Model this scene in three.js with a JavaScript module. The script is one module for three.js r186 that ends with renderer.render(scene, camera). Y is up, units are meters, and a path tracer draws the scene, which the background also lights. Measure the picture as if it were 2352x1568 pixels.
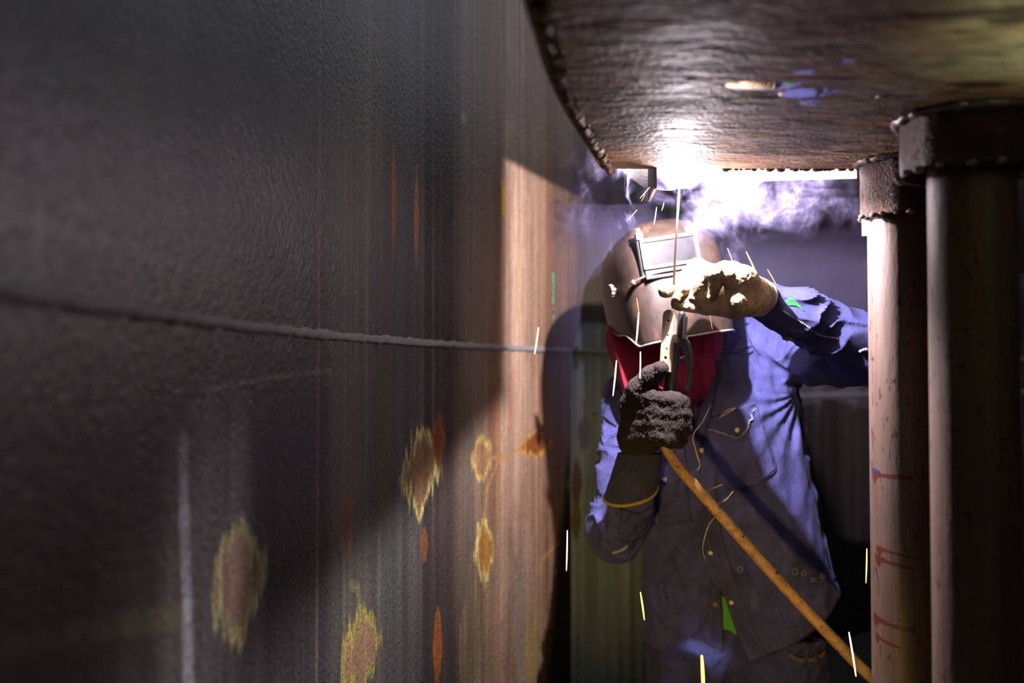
import * as THREE from 'three';
import { mergeGeometries, mergeVertices } from 'three/addons/utils/BufferGeometryUtils.js';
import { RoundedBoxGeometry } from 'three/addons/geometries/RoundedBoxGeometry.js';
import { createNoise3D } from 'simplex-noise';

// ------------------------------------------------------------------ camera, sky, exposure
const scene = new THREE.Scene();
const F = 2287, CX = 1176, CY = 784, PITCH = Math.atan((850 - CY) / F);      // focal length and optical axis in pixels of the 2352 x 1568 frame
const EYE = new THREE.Vector3(0, 1.35, 0);
const camera = new THREE.PerspectiveCamera(2 * Math.atan(CY / F) * 180 / Math.PI, 2352 / 1568, 0.05, 60);
camera.position.copy(EYE);
camera.rotation.x = PITCH;
camera.focus = 2.12;
camera.userData.fStop = 1.7;
const renderer = new THREE.WebGLRenderer({ antialias: true });
renderer.toneMapping = THREE.LinearToneMapping;
renderer.toneMappingExposure = 2.0;
renderer.shadowMap.enabled = true;
scene.background = new THREE.Color().setRGB(0.38, 0.39, 0.45);               // overcast sky above the open rim of the tank
scene.backgroundIntensity = 0.68;
const ARC_POWER = 7.4, ARC_COLOR = new THREE.Color().setRGB(1.0, 0.90, 1.0);
const LAMP_POWER = 6.5, LAMP_COLOR = new THREE.Color().setRGB(1.0, 0.64, 0.15);
const DECK_FILL_POWER = 0.22;
const DAYLIGHT_LAMP_POWER = 6, DAYLIGHT_LAMP_COLOR = new THREE.Color().setRGB(0.80, 0.85, 0.62);

// ------------------------------------------------------------------ helpers
const V = (x, y, z) => new THREE.Vector3(x, y, z);
const clamp = (x, a = 0, b = 1) => Math.min(b, Math.max(a, x));
const mix = (a, b, t) => a + (b - a) * t;
const sstep = (a, b, x) => { const t = clamp((x - a) / (b - a)); return t * t * (3 - 2 * t); };
let seedState = 12345;
const rnd = () => { seedState = (seedState * 1664525 + 1013904223) >>> 0; return seedState / 4294967296; };
const cp = Math.cos(PITCH), sp = Math.sin(PITCH);
// measurements taken from the photograph: a direction, the distance in front of the lens, a place in the room
function dirOf(px, py) { const x = (px - CX) / F, y = (CY - py) / F; return V(x, y * cp + sp, -cp + y * sp); }
const at = (px, py, d) => dirOf(px, py).multiplyScalar(d).add(EYE);
function proj(p) { const x = p.x, y = p.y - EYE.y, z = p.z, cy = y * cp + z * sp, cz = -z * cp + y * sp; return [CX + F * x / cz, CY - F * cy / cz, cz]; }
const push = (d) => d + 0.185 - 0.045 * sstep(2.08, 2.40, d);                     // the welder stands this much behind the first estimate
const ap = (px, py, d) => at(px, py, push(d));
const onPlaneZ = (px, py, z) => { const d = dirOf(px, py); return d.multiplyScalar(z / d.z).add(EYE); };
const onPlaneY = (px, py, y) => { const d = dirOf(px, py); return d.multiplyScalar((y - EYE.y) / d.y).add(EYE); };
// value noise in two dimensions
const NT = new Float32Array(65536); for (let i = 0; i < 65536; i++) NT[i] = rnd();
function n2(x, y) {
  const xi = Math.floor(x), yi = Math.floor(y); let fx = x - xi, fy = y - yi; fx = fx * fx * (3 - 2 * fx); fy = fy * fy * (3 - 2 * fy);
  const a = xi & 255, b = (xi + 1) & 255, c = (yi & 255) << 8, d = ((yi + 1) & 255) << 8;
  const p = NT[a | c], q = NT[b | c], r = NT[a | d], s = NT[b | d];
  return p + (q - p) * fx + (r - p + (p - q - r + s) * fx) * fy;
}
const fbm = (x, y, o = 4) => { let s = 0, a = 0.5, t = 0; for (let i = 0; i < o; i++) { s += a * n2(x, y); t += a; x = x * 2.03 + 17.3; y = y * 2.03 + 9.1; a *= 0.5; } return s / t; };
const n3 = createNoise3D(rnd);
const names = new Map();
function numbered(name) { const k = names.get(name) ?? 0; names.set(name, k + 1); return k ? name + '_' + String(k).padStart(3, '0') : name; }
function shade(o) { o.traverse((m) => { if (m.isMesh) { m.castShadow = true; m.receiveShadow = true; } }); return o; }
function mesh(name, geo, mat, parent = scene) { const m = new THREE.Mesh(geo, mat); m.name = numbered(name); m.castShadow = m.receiveShadow = true; parent.add(m); return m; }
function tag(o, label, category, group) { o.userData.label = label; o.userData.category = category; if (group) o.userData.group = group; return o; }
function struct(o, label) { o.userData.kind = 'structure'; if (label) o.userData.label = label; return o; }
function thing(name, label, category, pos, group) { const g = new THREE.Group(); g.name = numbered(name); if (pos) g.position.copy(pos); scene.add(g); return tag(g, label, category, group); }
const rgb = (r, g, b) => new THREE.Color().setRGB(r, g, b);
const std = (color, roughness = 0.6, metalness = 0, more = {}) => new THREE.MeshStandardMaterial({ color, roughness, metalness, ...more });
// textures from a function of (u, v) in 0..1
function colourTex(w, h, fn, srgb = true) {
  const d = new Uint8Array(w * h * 4), c = [0, 0, 0];
  for (let j = 0; j < h; j++) for (let i = 0; i < w; i++) { fn((i + 0.5) / w, (j + 0.5) / h, c); const k = (j * w + i) * 4; d[k] = clamp(c[0], 0, 255); d[k + 1] = clamp(c[1], 0, 255); d[k + 2] = clamp(c[2], 0, 255); d[k + 3] = 255; }
  const t = new THREE.DataTexture(d, w, h); if (srgb) t.colorSpace = THREE.SRGBColorSpace; t.magFilter = t.minFilter = THREE.LinearFilter; t.wrapS = t.wrapT = THREE.RepeatWrapping; t.needsUpdate = true; return t;
}
const greyTex = (w, h, fn) => colourTex(w, h, (u, v, c) => { c[0] = c[1] = c[2] = fn(u, v) * 255; }, false);
function fit(t, u0, v0, us, vs) { t.repeat.set(1 / us, 1 / vs); t.offset.set(-u0 / us, -v0 / vs); return t; }    // metres to texture
function tile(t, size) { const c = t.clone(); c.repeat.set(1 / size, 1 / size); c.needsUpdate = true; return c; }
// tube through points with a radius function
function tube(pts, r, seg = 40, rad = 8, closed = false) {
  const curve = new THREE.CatmullRomCurve3(pts, closed), rf = typeof r === 'function' ? r : () => r;
  const g = new THREE.TubeGeometry(curve, seg, 1, rad, closed), p = g.attributes.position;
  for (let i = 0; i <= seg; i++) { const c = curve.getPointAt(i / seg); for (let j = 0; j <= rad; j++) { const k = i * (rad + 1) + j; const rr = rf(i / seg, j / rad); p.setXYZ(k, c.x + (p.getX(k) - c.x) * rr, c.y + (p.getY(k) - c.y) * rr, c.z + (p.getZ(k) - c.z) * rr); } }
  if (closed) { g.computeVertexNormals(); return g; }
  // round caps
  const parts = [g];
  for (const e of [0, 1]) { const rr = rf(e, 0); if (rr > 1e-5) { const s = new THREE.SphereGeometry(rr * 0.999, rad, 5); const c = curve.getPointAt(e); s.translate(c.x, c.y, c.z); parts.push(s); } }
  g.computeVertexNormals();
  return mergeGeometries(parts.map((q) => { const x = q.clone(); for (const n of Object.keys(x.attributes)) if (!['position', 'normal', 'uv'].includes(n)) x.deleteAttribute(n); return x; }));
}
const merged = (list) => mergeGeometries(list.map((q) => { const x = q.index ? q.toNonIndexed() : q.clone(); for (const n of Object.keys(x.attributes)) if (!['position', 'normal', 'uv'].includes(n)) x.deleteAttribute(n); return x; }));
function cylBetween(a, b, r0, r1 = r0, rad = 16) { const L = a.distanceTo(b), g = new THREE.CylinderGeometry(r1, r0, L, rad, 1); g.applyQuaternion(new THREE.Quaternion().setFromUnitVectors(V(0, 1, 0), b.clone().sub(a).normalize())); const m = a.clone().add(b).multiplyScalar(0.5); g.translate(m.x, m.y, m.z); return g; }
// box mapping: uv in metres from the plane that a face looks along
function boxUV(geo, scale = 1) {
  const g = geo.index ? geo.toNonIndexed() : geo, p = g.attributes.position, uv = new Float32Array(p.count * 2), a = V(), b = V(), c = V();
  for (let i = 0; i < p.count; i += 3) {
    a.fromBufferAttribute(p, i); b.fromBufferAttribute(p, i + 1); c.fromBufferAttribute(p, i + 2);
    const n = b.clone().sub(a).cross(c.clone().sub(a)), ax = Math.abs(n.x), ay = Math.abs(n.y), az = Math.abs(n.z);
    [a, b, c].forEach((q, k) => { const o = (i + k) * 2; if (az >= ax && az >= ay) { uv[o] = q.x; uv[o + 1] = q.y; } else if (ax >= ay) { uv[o] = q.z; uv[o + 1] = q.y; } else { uv[o] = q.x; uv[o + 1] = q.z; } uv[o] *= scale; uv[o + 1] *= scale; });
  }
  g.setAttribute('uv', new THREE.BufferAttribute(uv, 2)); return g;
}
// ------------------------------------------------------------------ signed distance fields, meshed with surface nets
const smin = (a, b, k) => { const h = Math.max(k - Math.abs(a - b), 0) / k; return Math.min(a, b) - h * h * k * 0.25; };
const smax = (a, b, k) => -smin(-a, -b, k);
function capsule(a, b, ra, rb = ra) {
  const dx = b.x - a.x, dy = b.y - a.y, dz = b.z - a.z, dd = dx * dx + dy * dy + dz * dz;
  return (x, y, z) => { const px = x - a.x, py = y - a.y, pz = z - a.z; let t = (px * dx + py * dy + pz * dz) / dd; t = t < 0 ? 0 : t > 1 ? 1 : t; const ex = px - dx * t, ey = py - dy * t, ez = pz - dz * t; return Math.sqrt(ex * ex + ey * ey + ez * ez) - ra - (rb - ra) * t; };
}
function ball(c, rx, ry = rx, rz = rx) { const m = Math.min(rx, ry, rz); return (x, y, z) => { const a = (x - c.x) / rx, b = (y - c.y) / ry, d = (z - c.z) / rz; return (Math.sqrt(a * a + b * b + d * d) - 1) * m; }; }
function chain(pts, rs) { const cs = []; for (let i = 0; i + 1 < pts.length; i++) cs.push(capsule(pts[i], pts[i + 1], rs[i], rs[i + 1])); return (x, y, z) => { let d = 1e9; for (const c of cs) { const v = c(x, y, z); if (v < d) d = v; } return d; }; }
const blend = (list, k) => (x, y, z) => { let d = list[0](x, y, z); for (let i = 1; i < list.length; i++) d = smin(d, list[i](x, y, z), k); return d; };
function nets(f, lo, hi, c, slack = 1.5) {
  const nx = Math.ceil((hi.x - lo.x) / c) + 1, ny = Math.ceil((hi.y - lo.y) / c) + 1, nz = Math.ceil((hi.z - lo.z) / c) + 1, g = new Float32Array(nx * ny * nz), B = 4;
  for (let bz = 0; bz < nz; bz += B) for (let by = 0; by < ny; by += B) for (let bx = 0; bx < nx; bx += B) {
    const m = f(lo.x + (bx + 1.5) * c, lo.y + (by + 1.5) * c, lo.z + (bz + 1.5) * c), far = Math.abs(m) > c * 2.6 * slack + 0.012;
    for (let k = bz; k < Math.min(nz, bz + B); k++) for (let j = by; j < Math.min(ny, by + B); j++) for (let i = bx; i < Math.min(nx, bx + B); i++) g[(k * ny + j) * nx + i] = far ? m : f(lo.x + i * c, lo.y + j * c, lo.z + k * c);
  }
  const id = new Int32Array(nx * ny * nz).fill(-1), pos = [], idx = [], E = [[0, 1], [2, 3], [4, 5], [6, 7], [0, 2], [1, 3], [4, 6], [5, 7], [0, 4], [1, 5], [2, 6], [3, 7]];
  const off = [0, 1, nx, nx + 1, nx * ny, nx * ny + 1, nx * ny + nx, nx * ny + nx + 1];
  for (let k = 0; k < nz - 1; k++) for (let j = 0; j < ny - 1; j++) for (let i = 0; i < nx - 1; i++) {
    const o = (k * ny + j) * nx + i; let s = 0; for (let q = 0; q < 8; q++) if (g[o + off[q]] < 0) s |= 1 << q;
    if (s === 0 || s === 255) continue;
    let x = 0, y = 0, z = 0, n = 0;
    for (const [a, b] of E) { const va = g[o + off[a]], vb = g[o + off[b]]; if ((va < 0) === (vb < 0)) continue; const t = va / (va - vb); x += mix(a & 1, b & 1, t); y += mix((a >> 1) & 1, (b >> 1) & 1, t); z += mix(a >> 2, b >> 2, t); n++; }
    id[o] = pos.length / 3; pos.push(lo.x + (i + x / n) * c, lo.y + (j + y / n) * c, lo.z + (k + z / n) * c);
  }
  const quad = (a, b, d, e, flip) => { if (a < 0 || b < 0 || d < 0 || e < 0) return; if (flip) idx.push(a, d, b, a, e, d); else idx.push(a, b, d, a, d, e); };
  for (let k = 1; k < nz - 1; k++) for (let j = 1; j < ny - 1; j++) for (let i = 1; i < nx - 1; i++) {
    const o = (k * ny + j) * nx + i, s = g[o] < 0;
    if (s !== g[o + 1] < 0) quad(id[o - nx - nx * ny], id[o - nx * ny], id[o], id[o - nx], !s);
    if (s !== g[o + nx] < 0) quad(id[o - 1 - nx * ny], id[o - nx * ny], id[o], id[o - 1], s);
    if (s !== g[o + nx * ny] < 0) quad(id[o - 1 - nx], id[o - nx], id[o], id[o - 1], !s);
  }
  const P = new Float32Array(pos), N = new Float32Array(P.length), e = c * 0.45;
  for (let i = 0; i < P.length; i += 3) {
    let x = P[i], y = P[i + 1], z = P[i + 2], gx, gy, gz;
    for (let it = 0; it < 2; it++) { gx = f(x + e, y, z) - f(x - e, y, z); gy = f(x, y + e, z) - f(x, y - e, z); gz = f(x, y, z + e) - f(x, y, z - e); const l = Math.hypot(gx, gy, gz) || 1, st = clamp(f(x, y, z) / (l / (2 * e)), -c * 0.5, c * 0.5); gx /= l; gy /= l; gz /= l; if (it === 0) { x -= gx * st; y -= gy * st; z -= gz * st; } }
    P[i] = x; P[i + 1] = y; P[i + 2] = z; N[i] = gx; N[i + 1] = gy; N[i + 2] = gz;
  }
  const geo = new THREE.BufferGeometry(); geo.setAttribute('position', new THREE.BufferAttribute(P, 3)); geo.setAttribute('normal', new THREE.BufferAttribute(N, 3)); geo.setIndex(idx);
  // make the winding follow the normals
  let agree = 0; const a = V(), b = V(), d = V();
  for (let i = 0; i < Math.min(idx.length, 3000); i += 3) { a.fromArray(P, idx[i] * 3); b.fromArray(P, idx[i + 1] * 3); d.fromArray(P, idx[i + 2] * 3); b.sub(a); d.sub(a); b.cross(d); agree += Math.sign(b.x * N[idx[i] * 3] + b.y * N[idx[i] * 3 + 1] + b.z * N[idx[i] * 3 + 2]); }
  if (agree < 0) for (let i = 0; i < idx.length; i += 3) { const t = idx[i + 1]; idx[i + 1] = idx[i + 2]; idx[i + 2] = t; }
  geo.setIndex(idx); return geo;
}
const sdfNormal = (f, p, e = 0.004) => V(f(p.x + e, p.y, p.z) - f(p.x - e, p.y, p.z), f(p.x, p.y + e, p.z) - f(p.x, p.y - e, p.z), f(p.x, p.y, p.z + e) - f(p.x, p.y, p.z - e)).normalize();
// the point where the line of sight through a measured place meets a field (used to lay seams, pockets and buttons on cloth)
function meet(f, px, py, from = 1.85) { const d = dirOf(px, py).normalize(); let t = from; const p = V(); for (let i = 0; i < 160; i++) { p.copy(d).multiplyScalar(t).add(EYE); const v = f(p.x, p.y, p.z); if (v < 0.0004) break; t += Math.max(0.0006, v * 0.55); if (t > 3.4) break; } return p.clone(); }
// a cloth panel with a thickness of its own laid on a field between two measured edges
function panel(f, top, bottom, nu, nv, lift, wave = 0) {
  const ct = new THREE.CatmullRomCurve3(top.map(([x, y]) => V(x, y, 0)), false, 'centripetal'), cb = new THREE.CatmullRomCurve3(bottom.map(([x, y]) => V(x, y, 0)), false, 'centripetal');
  const pos = [], uv = [], idx = [];
  for (let j = -1; j <= nv + 1; j++) for (let i = -1; i <= nu + 1; i++) {
    const u = clamp(i / nu), v = clamp(j / nv), a = ct.getPoint(u), b = cb.getPoint(u), p = meet(f, mix(a.x, b.x, v), mix(a.y, b.y, v)), n = sdfNormal(f, p);
    const rim = i < 0 || j < 0 || i > nu || j > nv, w = wave ? wave * (fbm(u * 9 + 3, v * 7 + wave * 900, 2) - 0.3) : 0;
    p.addScaledVector(n, rim ? -0.003 : lift + w); pos.push(p.x, p.y, p.z); uv.push(p.x, p.y);
  }
  const W = nu + 3; for (let j = 0; j < nv + 2; j++) for (let i = 0; i < nu + 2; i++) { const o = j * W + i; idx.push(o, o + W, o + 1, o + 1, o + W, o + W + 1); }
  const g = new THREE.BufferGeometry(); g.setAttribute('position', new THREE.Float32BufferAttribute(pos, 3)); g.setAttribute('uv', new THREE.Float32BufferAttribute(uv, 2)); g.setIndex(idx); g.computeVertexNormals(); return g;
}
function onCloth(f, pts, lift) { return pts.map(([x, y]) => { const p = meet(f, x, y); return p.addScaledVector(sdfNormal(f, p), lift); }); }
function stitches(f, pts, spacing = 0.006, r = 0.0007, lift = 0.001) {   // a run of short threads along a seam
  const c = new THREE.CatmullRomCurve3(onCloth(f, pts, lift)), L = c.getLength(), n = Math.floor(L / spacing), parts = [];
  for (let i = 0; i < n; i++) { const a = c.getPointAt(i / n), b = c.getPointAt((i + 0.62) / n); parts.push(cylBetween(a, b, r, r, 5)); }
  return merged(parts);
}
// ------------------------------------------------------------------ the tank: shell, floor, the decks of the floating roof
const WC = V(4.663, 0, -0.935), WR = 5.1, WALL_TOP = 2.7;
const DECK_END = -2.0, DECK_Y = onPlaneZ(1560, 388, DECK_END).y, FAR_Y = DECK_Y + 0.086;
function onWall(px, py) {                                                    // [distance along the shell, height]
  const d = dirOf(px, py), ox = EYE.x - WC.x, oz = EYE.z - WC.z, A = d.x * d.x + d.z * d.z, B = ox * d.x + oz * d.z, C = ox * ox + oz * oz - WR * WR;
  const t = (-B + Math.sqrt(B * B - A * C)) / A, x = EYE.x + d.x * t, z = EYE.z + d.z * t;
  return [WR * Math.atan2(WC.z - z, WC.x - x), EYE.y + d.y * t];
}
const wallPoint = (s, h, r = WR) => V(WC.x - r * Math.cos(s / WR), h, WC.z - r * Math.sin(s / WR));
function shell(s0, s1, h0, h1, segS, segH) {
  const pos = [], uv = [], idx = [];
  for (const r of [WR, WR + 0.014]) for (let j = 0; j <= segH; j++) for (let i = 0; i <= segS; i++) { const s = mix(s0, s1, i / segS), h = mix(h0, h1, j / segH), p = wallPoint(s, h, r); pos.push(p.x, p.y, p.z); uv.push(s, h); }
  const W = segS + 1, M = W * (segH + 1);
  for (let j = 0; j < segH; j++) for (let i = 0; i < segS; i++) { const o = j * W + i; idx.push(o, o + 1, o + W, o + 1, o + W + 1, o + W, M + o, M + o + W, M + o + 1, M + o + 1, M + o + W, M + o + W + 1); }
  for (let i = 0; i < segS; i++) { const o = segH * W + i; idx.push(o, o + 1, M + o, o + 1, M + o + 1, M + o); idx.push(i, M + i, i + 1, i + 1, M + i, M + i + 1); }
  const g = new THREE.BufferGeometry(); g.setAttribute('position', new THREE.Float32BufferAttribute(pos, 3)); g.setAttribute('uv', new THREE.Float32BufferAttribute(uv, 2)); g.setIndex(idx); g.computeVertexNormals(); return g;
}
// --- paint, rust, stains and painted light and shade on the shell, each where the photograph shows it
const S0 = -0.6, S1 = 3.4;
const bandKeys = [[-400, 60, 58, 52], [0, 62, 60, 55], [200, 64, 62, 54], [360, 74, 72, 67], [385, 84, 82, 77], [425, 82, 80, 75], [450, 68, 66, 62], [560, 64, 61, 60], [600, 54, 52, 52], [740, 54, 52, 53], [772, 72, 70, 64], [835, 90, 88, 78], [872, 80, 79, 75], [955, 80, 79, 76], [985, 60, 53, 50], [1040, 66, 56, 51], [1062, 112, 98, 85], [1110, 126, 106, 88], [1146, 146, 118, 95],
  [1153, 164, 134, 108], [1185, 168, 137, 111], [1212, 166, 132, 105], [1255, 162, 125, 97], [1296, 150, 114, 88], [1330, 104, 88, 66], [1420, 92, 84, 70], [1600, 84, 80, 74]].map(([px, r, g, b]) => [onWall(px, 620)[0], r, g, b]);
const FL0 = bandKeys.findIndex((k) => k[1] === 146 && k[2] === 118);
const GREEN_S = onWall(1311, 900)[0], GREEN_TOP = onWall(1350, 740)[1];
// stain: centre, half width, half height in the photograph's pixels; core and fringe colours; raggedness
const stainList = [
  [968, 1085, 46, 92, [132, 100, 72], [206, 192, 110], 0.9], [1008, 1010, 15, 62, [122, 64, 34], [128, 80, 44], 0.5], [1109, 1050, 24, 54, [150, 112, 76], [206, 180, 100], 0.8], [1231, 1021, 34, 34, [150, 84, 36], [214, 160, 80], 0.8],
  [1110, 1265, 24, 74, [168, 120, 54], [220, 204, 120], 1.0], [548, 1330, 62, 150, [118, 92, 76], [150, 140, 90], 0.7], [795, 1190, 22, 78, [104, 72, 60], [110, 86, 66], 0.6], [826, 1500, 48, 110, [140, 112, 80], [160, 148, 72], 0.7],
  [1005, 1480, 11, 92, [136, 78, 34], [140, 84, 40], 0.4], [975, 1250, 8, 50, [120, 72, 40], [118, 76, 48], 0.4], [1323, 1110, 18, 54, [132, 104, 52], [170, 164, 92], 1.0], [1324, 1195, 14, 40, [150, 140, 80], [160, 152, 90], 1.0], [1344, 990, 14, 44, [120, 122, 78], [134, 136, 84], 1.0],
  [905, 455, 6, 160, [150, 92, 48], [130, 88, 56], 0.25], [957, 500, 6, 130, [158, 104, 62], [134, 96, 66], 0.25], [1095, 1500, 36, 210, [132, 112, 80], [150, 128, 80], 1.6], [1226, 1510, 24, 150, [168, 150, 82], [140, 124, 78], 1.6], [1190, 1420, 18, 230, [150, 138, 124], [140, 126, 110], 1.5],
  [1064, 270, 8, 18, [150, 148, 140], [110, 108, 104], 0.5], [1284, 778, 9, 12, [190, 92, 62], [150, 90, 60], 0.4], [1157, 455, 6, 60, [206, 160, 66], [170, 130, 70], 0.3], [440, 945, 22, 26, [88, 88, 88], [72, 72, 70], 0.5], [880, 1010, 30, 200, [74, 72, 48], [70, 70, 52], 0.7],
].map(([px, py, rx, ry, core, fringe, rag]) => { const [s, h] = onWall(px, py), rs = Math.abs(onWall(px + rx, py)[0] - onWall(px - rx, py)[0]) / 2, rh = Math.abs(onWall(px, py + ry)[1] - onWall(px, py - ry)[1]) / 2; return { s, h, rs, rh, core, fringe, rag }; });
// thin lines: chalk, scratches, runs
const lineList = [
  [[[420, 1010], [424, 1180], [430, 1400], [434, 1568]], 13, [150, 152, 156], 0.75, 0], [[[1271, 630], [1271, 700], [1271, 762]], 2.6, [70, 196, 150], 1, 1], [[[1110, 1200], [1120, 1120], [1142, 1064], [1200, 1026]], 2.5, [176, 128, 66], 0.8, 0], [[[1133, 1052], [1165, 1047]], 2, [176, 128, 66], 0.8, 0],
  [[[1104, 1190], [1101, 1110]], 2, [150, 118, 70], 0.7, 0], [[[1240, 1310], [1244, 1285], [1266, 1262], [1285, 1247]], 2, [190, 136, 76], 0.9, 0], [[[1253, 1235], [1257, 1208]], 1.6, [170, 120, 66], 0.8, 0], [[[0, 1490], [160, 1458], [300, 1432], [410, 1412]], 16, [96, 94, 62], 0.6, 0],
  [[[470, 900], [520, 885], [580, 874], [760, 850]], 3, [120, 118, 100], 0.5, 0], [[[805, 1340], [822, 1352], [828, 1395]], 5, [120, 118, 78], 0.6, 0], [[[1146, 700], [1143, 1000], [1146, 1180]], 3, [156, 108, 74], 0.5, 0], [[[1242, 860], [1240, 1010]], 3, [176, 84, 50], 0.6, 0], [[[1140, 880], [1138, 1010]], 2.5, [170, 82, 52], 0.6, 0], [[[1175, 860], [1172, 980]], 3, [190, 100, 70], 0.6, 0],
].map(([pts, w, col, k, dash]) => ({ pts: pts.map(([x, y]) => onWall(x, y)), w: pts.map(([x, y]) => Math.abs(onWall(x + w, y)[0] - onWall(x - w, y)[0]) / 2), col, k, dash }));
function wallColour(u, v, c) {
  const s = mix(S0, S1, u), h = v * WALL_TOP;
  // bands: old coating with reflections and the arc-lit zone painted in, edges noisy
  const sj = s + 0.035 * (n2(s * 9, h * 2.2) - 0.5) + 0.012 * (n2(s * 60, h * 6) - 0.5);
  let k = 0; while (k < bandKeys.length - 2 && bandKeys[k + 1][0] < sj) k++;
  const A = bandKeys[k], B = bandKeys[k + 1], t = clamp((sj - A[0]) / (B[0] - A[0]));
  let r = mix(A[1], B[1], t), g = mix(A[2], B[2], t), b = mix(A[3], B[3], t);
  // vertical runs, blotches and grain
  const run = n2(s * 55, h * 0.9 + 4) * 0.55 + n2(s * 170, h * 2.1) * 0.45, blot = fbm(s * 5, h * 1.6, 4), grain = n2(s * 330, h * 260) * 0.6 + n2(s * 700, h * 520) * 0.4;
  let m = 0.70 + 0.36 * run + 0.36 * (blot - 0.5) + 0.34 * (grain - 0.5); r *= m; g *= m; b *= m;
  const rust = sstep(0.56, 0.76, fbm(s * 7 + 31, h * 1.1 + 5, 4)) * (s > 1.6 && s < GREEN_S ? 0.55 : 0.12); r = mix(r, 118 * m, rust); g = mix(g, 76 * m, rust); b = mix(b, 48 * m, rust);
  const streak = sstep(0.66, 0.9, n2(s * 42 + 90, h * 0.55)) * (s > 0.9 ? 0.5 : 0.1); r = mix(r, 128 * m, streak); g = mix(g, 112 * m, streak); b = mix(b, 90 * m, streak);
  const litFleck = sstep(bandKeys[FL0][0], bandKeys[FL0 + 1][0], s) * sstep(bandKeys[FL0 + 5][0], bandKeys[FL0 + 2][0], s) * sstep(0.46, 0.56, 0.45 * n2(s * 110, h * 5) + 0.55 * fbm(s * 26, h * 13, 4)); r = mix(r, 208 * m, litFleck * 0.3); g = mix(g, 182 * m, litFleck * 0.3); b = mix(b, 162 * m, litFleck * 0.3);  // pale fleck colour brightens the arc-lit zone of the wall
  // green coat, partly painted shade: its rounded outline copies the helmet's shadow
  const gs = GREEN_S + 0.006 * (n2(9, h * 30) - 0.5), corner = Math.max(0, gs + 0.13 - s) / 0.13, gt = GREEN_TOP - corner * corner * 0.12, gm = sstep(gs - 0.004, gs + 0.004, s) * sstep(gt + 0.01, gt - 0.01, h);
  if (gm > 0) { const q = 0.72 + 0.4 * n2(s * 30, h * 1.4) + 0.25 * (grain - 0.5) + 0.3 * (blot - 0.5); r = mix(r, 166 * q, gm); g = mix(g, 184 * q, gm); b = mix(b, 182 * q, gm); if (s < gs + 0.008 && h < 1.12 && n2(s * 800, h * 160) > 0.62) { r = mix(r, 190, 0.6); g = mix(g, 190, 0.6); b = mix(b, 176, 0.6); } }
  // painted shadow of helmet and arm, widening downward beside the green area
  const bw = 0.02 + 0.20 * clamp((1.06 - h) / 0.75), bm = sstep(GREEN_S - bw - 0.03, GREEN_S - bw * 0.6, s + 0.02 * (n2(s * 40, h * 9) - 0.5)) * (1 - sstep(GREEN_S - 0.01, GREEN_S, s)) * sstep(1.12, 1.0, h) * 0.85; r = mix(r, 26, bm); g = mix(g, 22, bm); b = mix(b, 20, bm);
  for (const q of stainList) {
    const ds = (s - q.s) / q.rs, dh = (h - q.h) / q.rh; if (ds > 1.7 || ds < -1.7 || dh > 1.7 || dh < -1.7) continue;
    const d = Math.pow(Math.abs(ds), 1.5) + Math.pow(Math.abs(dh), 1.35) + q.rag * (0.75 * (n2(s * 60 + q.s * 50, h * 5) - 0.5) + 0.5 * (n2(s * 190, h * 12) - 0.5) + 0.4 * (fbm(s * 16, h * 14, 3) - 0.5));
    const e = sstep(1.15, 0.86, d), core = sstep(0.82, 0.5, d + 0.35 * (n2(s * 60, h * 14) - 0.5)), q2 = 0.72 + 0.3 * run + 0.4 * (grain - 0.4), hole = 1 - 0.5 * sstep(0.55, 0.75, n2(s * 260, h * 60)) * (1 - core);
    const a = e * hole * (q.rag > 1.2 ? 0.9 * sstep(0.30, 0.62, n2(s * 130, h * 2.6) * 0.6 + n2(s * 300, h * 9) * 0.4) : 0.95); r = mix(r, mix(q.fringe[0], q.core[0], core) * q2, a); g = mix(g, mix(q.fringe[1], q.core[1], core) * q2, a); b = mix(b, mix(q.fringe[2], q.core[2], core) * q2, a);
  }
  for (const L of lineList) for (let i = 0; i + 1 < L.pts.length; i++) {
    const [ax, ay] = L.pts[i], [bx, by] = L.pts[i + 1], w = Math.max(L.w[i], 0.0012); if (s < Math.min(ax, bx) - w * 2 || s > Math.max(ax, bx) + w * 2 || h < Math.min(ay, by) - w * 2 || h > Math.max(ay, by) + w * 2) continue;
    const dx = bx - ax, dy = by - ay, tt = clamp(((s - ax) * dx + (h - ay) * dy) / (dx * dx + dy * dy)), d = Math.hypot(s - ax - dx * tt, h - ay - dy * tt) / w + 0.5 * (n2(s * 300, h * 90) - 0.5);
    const a = sstep(1.1, 0.6, d) * L.k * (0.5 + 0.6 * n2(s * 90, h * 120)) * (L.dash && n2(3, h * 150) < 0.35 ? 0 : 1); r = mix(r, L.col[0], a); g = mix(g, L.col[1], a); b = mix(b, L.col[2], a);
  }
  c[0] = r; c[1] = g; c[2] = b;
}
const grainTex = greyTex(512, 512, (u, v) => { const q = (f) => { const x = u * f, y = v * f; const w = sstep(0.9, 1, u), z = sstep(0.9, 1, v); return mix(mix(n2(x, y), n2(x - f, y), w), mix(n2(x, y - f), n2(x - f, y - f), w), z); }; return 0.5 * q(40) + 0.32 * q(90) + 0.18 * q(200); });
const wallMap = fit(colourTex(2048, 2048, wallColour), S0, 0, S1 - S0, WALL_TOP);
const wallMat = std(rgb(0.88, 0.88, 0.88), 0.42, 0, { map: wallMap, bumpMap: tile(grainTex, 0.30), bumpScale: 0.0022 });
const wallLeft = struct(mesh('wall_left', shell(S0, S1, 0, WALL_TOP, 160, 4), wallMat), 'curved steel tank wall with rust streaks, dark bands and yellow stains');
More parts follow.
